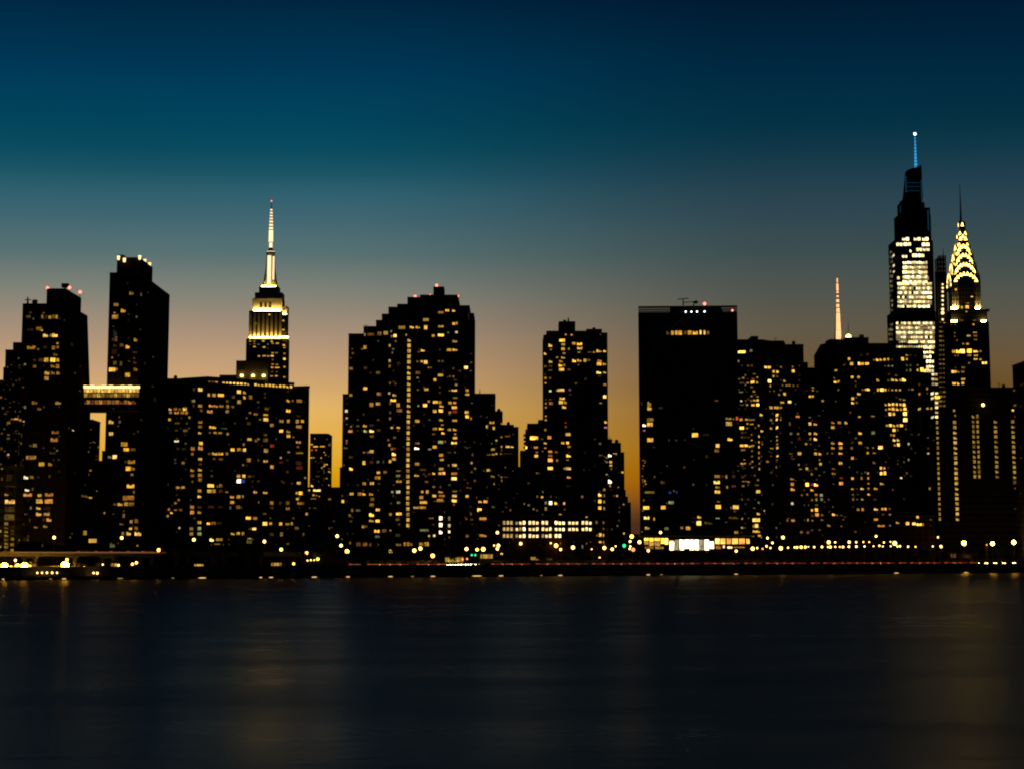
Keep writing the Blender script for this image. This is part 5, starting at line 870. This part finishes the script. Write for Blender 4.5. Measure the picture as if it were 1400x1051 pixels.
for x, y, off, r, m in ((401.5, 772, 5, .6, 'lampy'), (419, 755.2, 9, .9, 'lampw'), (434.5, 763.3, 9, .75, 'lampy'), (420.5, 765.5, 9, .35, 'lampw'), (425, 765, 9, .4, 'lampw'), (429.5, 764.8, 9, .4, 'lampw'),
        (461, 732, 50, .85, 'lampw'), (466.3, 745, 46, .85, 'lampw'), (474.5, 753, 14, 1.1, 'lampy'), (534, 753, 14, .95, 'lampw'), (566.5, 751.8, 45, 1.0, 'lampw'), (574.8, 749, 50, .95, 'lampw'), (591.5, 759, 14, 1.05, 'lampy'),
        (637.8, 749.7, 45, .95, 'lampw'), (652.3, 750.6, 50, .8, 'lampy'), (660.7, 750, 52, 1.1, 'lampy'), (680, 727.3, 42, .8, 'lampw'), (681.3, 745, 45, .95, 'lampw'), (680, 749.4, 40, .8, 'lampw'), (685.5, 756.7, 38, .75, 'lampw'), (675.5, 745, 45, .45, 'lampw'),
        (645, 758, 30.5, .6, 'lampg'), (649.8, 758, 30.5, .6, 'lampg'), (638.5, 763.3, 28, .55, 'lampr'), (632.5, 764, 28, .5, 'lampr'),
        (712, 742.3, 60, .8, 'lampw'), (760.3, 745, 55, 1.1, 'lampy'), (766.5, 750.4, 52, .7, 'lampw'), (783.4, 747.6, 20, 1.05, 'lampw'), (753, 741.8, 60, .45, 'lampw'), (826.3, 748.2, 50, 1.0, 'lampw'), (837, 750, 52, .85, 'lampw'), (841.7, 746, 60, .45, 'lampw'),
        (863.7, 732.6, 70, 1.15, 'lampy'), (861.5, 739.5, 66, .7, 'lampw'), (874.3, 740.3, 40, 1.0, 'lampw'), (865.7, 750.6, 33, 1.1, 'lampr'), (853.4, 745.2, 33, 1.1, 'lampg'), (861.8, 746.2, 50, .55, 'lampw'), (860.8, 749.5, 50, .5, 'lampw'), (886.3, 752, 32, .8, 'lampw'), (809, 750, 55, .35, 'lampw'), (819.7, 761.5, 16, .4, 'lampw'),
        (903, 727.2, 50, .8, 'lampw'), (1006.5, 752.6, 33, .8, 'lampw'), (1029, 749.2, 36, 1.1, 'lampw'), (1035.2, 748.4, 40, .55, 'lampw'), (1042.6, 749.5, 40, .6, 'lampr'), (1049.3, 734.8, 70, .7, 'lampw'), (1048, 746, 50, .6, 'lampw'), (1056, 741.3, 66, .7, 'lampw'), (1053.3, 748.3, 46, .5, 'lampw'), (1070.5, 734, 70, 1.05, 'lampy'), (1067.5, 748.7, 36, 1.2, 'lampw'),
        (1282.3, 733.7, 45, .55, 'lampw'), (1275.3, 746.2, 40, .5, 'lampw'), (1286.5, 746.5, 38, 1.0, 'lampw'), (1318, 741.5, 30, 1.4, 'lampbig'), (1357, 742.2, 30, 1.25, 'lampbig'), (1386, 740.6, 30, 1.35, 'lampbig'), (1349, 744, 34, .5, 'lampr')):
    lamp(x, y, off, r, m)
for x, y, r in ((1077.5, 748, .65), (1086.3, 747.5, .75), (1089.7, 747.5, .6), (1095.3, 747.2, .75), (1101, 747.2, .65), (1105.2, 746.8, .45), (1113.2, 747.1, .8), (1123.8, 746.9, .8), (1132, 747, .7), (1135.3, 747, .65), (1142, 746.8, .6), (1148, 746.9, .6), (1152.5, 746.9, .6), (1160.6, 746.6, .9), (1170.8, 746.4, .6), (1182, 746.2, .6), (1194.3, 746, .6),
        (1202.3, 745.3, .8), (1207, 746.2, .45), (1217.8, 746, .6), (1223.3, 741.8, 1.2), (1230.5, 746, .6), (1241.5, 746.6, .7), (1251.7, 746.7, .42), (1133, 740.5, .95), (1141.8, 740.5, .75), (1161, 740.3, .75), (1170.6, 740.4, .7), (1180.3, 740.2, .5), (1188.4, 740.3, .45), (1197.8, 732.3, 1.0), (1208.5, 740.8, .45), (1217.5, 740, .5), (1227, 746.3, .55)):
    lamp(x, y, 34+(6 if y < 742 else 0), r*(.72, 1.0, .85, 1.15)[int(x*7) % 4], 'lampy' if int(x*3) % 5 == 0 else 'lampw', None, 'street lamp', 'string of lamps along the terrace')
# glowing bars added for lamp glow on the water's edge, no real fixtures
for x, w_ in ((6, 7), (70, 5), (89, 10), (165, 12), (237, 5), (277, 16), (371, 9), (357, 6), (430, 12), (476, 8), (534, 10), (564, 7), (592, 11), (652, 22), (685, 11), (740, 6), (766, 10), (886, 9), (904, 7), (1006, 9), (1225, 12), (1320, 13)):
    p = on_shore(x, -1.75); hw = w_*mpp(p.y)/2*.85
    o = empty('waterline_glow', (p.x, p.y, .2), zone_label('yellow bar added for lamp glow at the waterline', x), 'glow bar', 'added glow bars at the foot of the seawall', math.atan2(SDIR.y, SDIR.x))
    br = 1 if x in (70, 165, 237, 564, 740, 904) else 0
    for nm, mk in (('bar_backing', 'pole'), ('glow_bar', 'glowdim' if br else 'glowlit')):
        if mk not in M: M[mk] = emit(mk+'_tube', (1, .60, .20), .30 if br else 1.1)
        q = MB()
        if nm == 'bar_backing': q.box(-hw-.2, hw+.2, .1, .5, -.1, .45); q.box(-hw-.2, hw+.2, -.1, .1, -.25, -.1)
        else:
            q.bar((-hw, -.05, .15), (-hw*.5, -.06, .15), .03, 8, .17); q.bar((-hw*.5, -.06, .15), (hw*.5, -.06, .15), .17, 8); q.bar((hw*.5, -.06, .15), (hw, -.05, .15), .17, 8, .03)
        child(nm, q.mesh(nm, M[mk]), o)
# dock and kiosks on the left bank
q = MB(); sbox(q, scoord(-40, 0), scoord(210, 0), -6, -1.25, .9, 1.25)
s = scoord(-40, 0)
while s < scoord(210, 0): sbox(q, s, s+.4, -5.9, -5.5, -2, .89); s += 5
tag(q.build('dock', M['wood']), 'low timber dock below the seawall at the left', 'dock')
def kiosk(x, y, off, w_, h_, label, lev, t='y'):
    p = on_shore(x, off); k = mpp(p.y); r = ray(x, y); z = CAMZ+r.z*(p.y/r.y); zb = min(GZ, z-h_*k*.6) if off > 0 else 1.25
    o = empty('kiosk', (p.x, p.y, zb), label, 'kiosk', None, math.atan2(SDIR.y, SDIR.x)*.35)
    hw, hh = w_*k/2, h_*k
    q = MB(); q.box(-hw, hw, 0, 4, 0, z-zb+hh*.6); child('wall', q.mesh('wall', M['metal']), o)
    q = MB(); q.box(-hw-.5, hw+.5, -.9, 4.4, z-zb+hh*.6+.003, z-zb+hh*.6+.3); child('roof', q.mesh('roof', M['metal']), o)
    n = max(2, int(w_/3.2))
    for i in range(n):
        a = child('lit_window', WM[2][1], o, (-hw+(i+.5)*2*hw/n, -.07, z-zb), 0, (2*hw/n*.9, 1, hh)); c = TINT[t][0]
        a.color = (*c, LEV[lev if i % 3 else max(1, lev-1)]/10)
kiosk(272, 773, 3, 13, 5, 'small waterside kiosk with a glowing yellow window, left bank', 7)
kiosk(378, 771.5, 3, 15, 6, 'small waterside kiosk with a yellow lit front near the ramp', 6)
kiosk(156, 773, 4, 9, 8, 'bright booth under the elevated roadway below the skybridge', 6)
kiosk(107, 773, 4, 7, 6, 'faint booth right of the big amber lamp', 2, 'o'); kiosk(134, 772, 4, 6, 7, 'faint booth halfway between two lit booths', 2)
kiosk(46.5, 773.5, 4, 5, 8, 'narrow amber-lit gate booth left of the big amber lamp', 5, 'o')
kiosk(621, 764.5, 40, 26, 7, 'bright yellow shelter by the busy road junction', 6); kiosk(665, 760, 40, 18, 6, 'lit shelter right of the green signals', 6)
kiosk(731, 763, 36, 12, 5, 'dark shelter with a lit end below the bright hall windows', 6); kiosk(751, 764, 37, 8, 2.5, 'low shelter with faint lamps beside the lit-end shelter', 3)
kiosk(1303, 759, 30, 9, 6, 'small booth lit amber below the window columns', 4, 'o'); kiosk(1322, 760, 30, 14, 5, 'long dim amber booth below the window columns', 2, 'o')
# ------------------------------------------------------------------ cars
M['redtrail'] = emit('red_trail_glow', (1, .13, .04), .8)
def car_root(color, label, kind_):
    o = empty('car', (0, 0, 0), label, 'car', 'cars on the shore road')
    key = 'paint%d' % color
    if key not in M: M[key] = plain('car_paint_%d' % color, [(.03, .03, .035), (.25, .25, .26), (.12, .02, .02), (.02, .04, .09), (.5, .5, .48)][color], .25, .3, .05)
    q = MB(); L_, W = 2.25, .9
    prof = [(-L_, .35), (L_, .35), (L_+.02, .62), (L_-.35, .78), (1.15, .88), (-1.9, .92), (-L_, .85)]
    q.face([(x, -W, z) for x, z in prof]); q.face([(x, W, z) for x, z in reversed(prof)])
    for (a, za), (b, zb) in zip(prof, prof[1:]+prof[:1]): q.face([(a, -W, za), (a, W, za), (b, W, zb), (b, -W, zb)])
    child('body', q.mesh('body', M[key]), o)
    q = MB(); W2 = .74
    lo = [(-1.85, -W2-.08), (1.1, -W2-.08), (1.1, W2+.08), (-1.85, W2+.08)]; hi = [(-1.3, -W2+.06), (.35, -W2+.06), (.35, W2-.06), (-1.3, W2-.06)]
    q.prism(lo, .93, 1.42, 0, hi); q.prism(hi, 1.421, 1.47, 1); child('cabin', q.mesh('cabin', [M['slab'], M[key]]), o)
    wq = MB(); wq.bar((0, -.11, 0), (0, .11, 0), .33, 12); wm = wq.mesh('wheel', M['tyre'])
    for x in (-1.35, 1.35):
        for y in (-.82, .82): child('wheel', wm, o, (x, y, .33))
    tq = MB(); tq.box(-.05, .03, -.42, .42, -.11, .11); tq.box(-.02, .03, -.06 , .06, -.09, .09)
    tm = tq.mesh('tail_light', M['redtail']); hq = MB(); hq.box(-.03, .03, -.26, .26, -.1, .1); hm = hq.mesh('headlight', M['head'])
    for y in (-.5, .5): child('tail_light', tm, o, (-L_-.03, y, .74))
    sq = MB(); sq.box(-2.0, 2.0, -.02, .02, -.05, .05); child('trail_strip', sq.mesh('trail_strip', M['amber' if color > 2 else 'redtrail']), o, (0, -.925, .72))  # glowing side strip added so the row of cars reads as a light trail
    for y in (-.62, .62): child('headlight', hm, o, (L_+.0, y, .50))
    return o
CAR = [car_root(i, 'dark car', 0) for i in range(5)]
used = [False]*5
def put_car(s, off, z, rev, c, label):
    src = CAR[c]
    if not used[c]: o = src; used[c] = True
    else:
        o = src.copy(); link(o)
        for ch in src.children:
            d = ch.copy(); link(d); d.parent = o
    p = B0+SDIR*s+SNOR*off; o.location = (p.x, p.y, z); o.rotation_euler = (0, 0, math.atan2(SDIR.y, SDIR.x)+(math.pi if rev else 0)); o['label'] = label
rc = random.Random(5); CNAM = ['black', 'silver', 'maroon', 'navy', 'white']
def col_of(s, off):
    p = B0+SDIR*s+SNOR*off; return 700+F/CT*p.x/p.y
s = SV1+8
while s < SMAX+6:
    x = col_of(s, 15.6)
    if not (610 < x < 662) and x < 1337:
        c = rc.choice((3, 4, 3, 0)) if x < 640 else rc.choice((0, 1, 2, 0, 1, 2, 3)); put_car(s, 15.6+rc.uniform(-.3, .3), GZ+.01, False, c, zone_label('%s car with red tail lights' % CNAM[c], x, 'by'))
    s += rc.choice((5.2, 5.4, 5.8, 6.2, 9.5))
for x in (1340, 1352, 1364, 1376, 1390):
    c = rc.randrange(5); off = (16 if x > 1000 else 15+(x-613)*.2)+rc.uniform(-.3, .3); put_car(scoord(x, off), off, GZ+.01, True, c, zone_label('%s car with bright headlights' % CNAM[c], x, 'below'))
for i, x in enumerate((615, 622, 629.5, 636, 643, 649, 655, 662)):
    c = rc.randrange(5); p_ = on_shore(x, 12+5.5*i); q_ = p_-Vector((SL.x, SL.y, 0))
    put_car(q_.dot(SDIR), q_.dot(SNOR), GZ+.01, True, c, zone_label('%s car with bright headlights' % CNAM[c], x, 'below'))
    k_ = next(o for o in scene.objects if o.get('label', '') and o.type == 'EMPTY' and (o.location-Vector((p_.x, p_.y, GZ+.01))).length < .05)
    k_.rotation_euler = (0, 0, -math.pi/2-.12)
s = SV0+60
while s < SV1-4:
    x = col_of(s, 26.5)
    if x > 0 and x < 205:
        c = rc.randrange(5); put_car(s, 26.5, 9.0, False, c, zone_label('%s car on the elevated roadway' % CNAM[c], x, 'below'))
    s += rc.uniform(6, 8)
# ------------------------------------------------------------------ trees
def crown_mesh(seed, R_, H_):
    r = random.Random(seed); q = MB()
    cl = [(r.gauss(0, .45)*R_, r.gauss(0, .45)*R_, r.uniform(.1, 1)*H_, r.uniform(.25, .5)*R_) for _ in range(16)]
    for cx_, cy_, cz_, cr in cl:
        for _ in range(48):
            d = Vector((r.gauss(0, 1), r.gauss(0, 1), r.gauss(0, .8))).normalized()*cr*r.random()**.4
            c = Vector((cx_, cy_, cz_))+d; a = Vector((r.gauss(0, 1), r.gauss(0, 1), r.gauss(0, 1))).normalized(); b = a.orthogonal().normalized(); s_2 = r.uniform(.18, .36)
            q.face([c-a*s_2, c-b*s_2*.5, c+a*s_2, c+b*s_2*.5])
    return q.mesh('crown', M['leaf'])
CROWNS = [crown_mesh(i, 2.6, 4.2) for i in range(4)]
tq = MB(); tq.bar((0, 0, -.2), (0, 0, 2.8), .22, 8, .14)
for k_ in range(6):
    a = k_*1.05; tq.bar((0, 0, 1.9+.15*k_), (1.3*math.cos(a), 1.3*math.sin(a), 3.6+.25*k_), .09, 6, .03)
TRUNK = tq.mesh('trunk', M['trunk'])
for x, off, sc in ((418, 7, 1.0), (432, 10, .8), (452, 60, 1.5), (459, 150, 3.0), (470, 14, .9), (497, 9, .8), (527, 9, 1.15), (540, 11, 1.0), (560, 10, .7), (583, 9, .8), (618, 10, .8), (690, 12, .9), (712, 12, .8), (735, 9, 1.1), (790, 10, 1.1), (797, 11, .9), (836, 10, .8), (858, 12, .9), (895, 14, .8), (965, 12, .8), (1000, 12, .9), (1045, 11, .8), (1090, 12, .9), (1150, 12, 1), (1240, 13, 1.1), (1262, 13, 1.2), (1296, 13, 1.3), (1340, 12, 1.0), (1372, 12, 1.2), (230, 6, 1.2), (252, 7, 1.0), (300, 6, 1.1), (330, 7, 1.2), (350, 7, 1.0)):
    p = on_shore(x, off); i = int(x) % 4
    o = empty('tree', (p.x, p.y, GZ), zone_label('%s leafy tree' % ('tall' if sc > 1.05 else 'small' if sc < .85 else 'mid-sized'), x), 'tree', 'trees along the promenade', x*1.7); o.scale = (sc, sc, sc)
    child('trunk', TRUNK, o); child('crown', CROWNS[i], o, (0, 0, 2.2))
# ------------------------------------------------------------------ output
scene.render.engine = 'CYCLES'
c = scene.cycles; c.use_denoising = True; c.max_bounces = 5; c.diffuse_bounces = 2; c.glossy_bounces = 3; c.caustics_reflective = False; c.caustics_refractive = False
c.sample_clamp_indirect = 3.0; c.use_light_tree = True; c.filter_width = 2.0
scene.view_settings.view_transform = 'Standard'; scene.view_settings.look = 'None'; scene.view_settings.exposure = 0; scene.view_settings.gamma = 1
scene.render.resolution_x = 1024; scene.render.resolution_y = 768
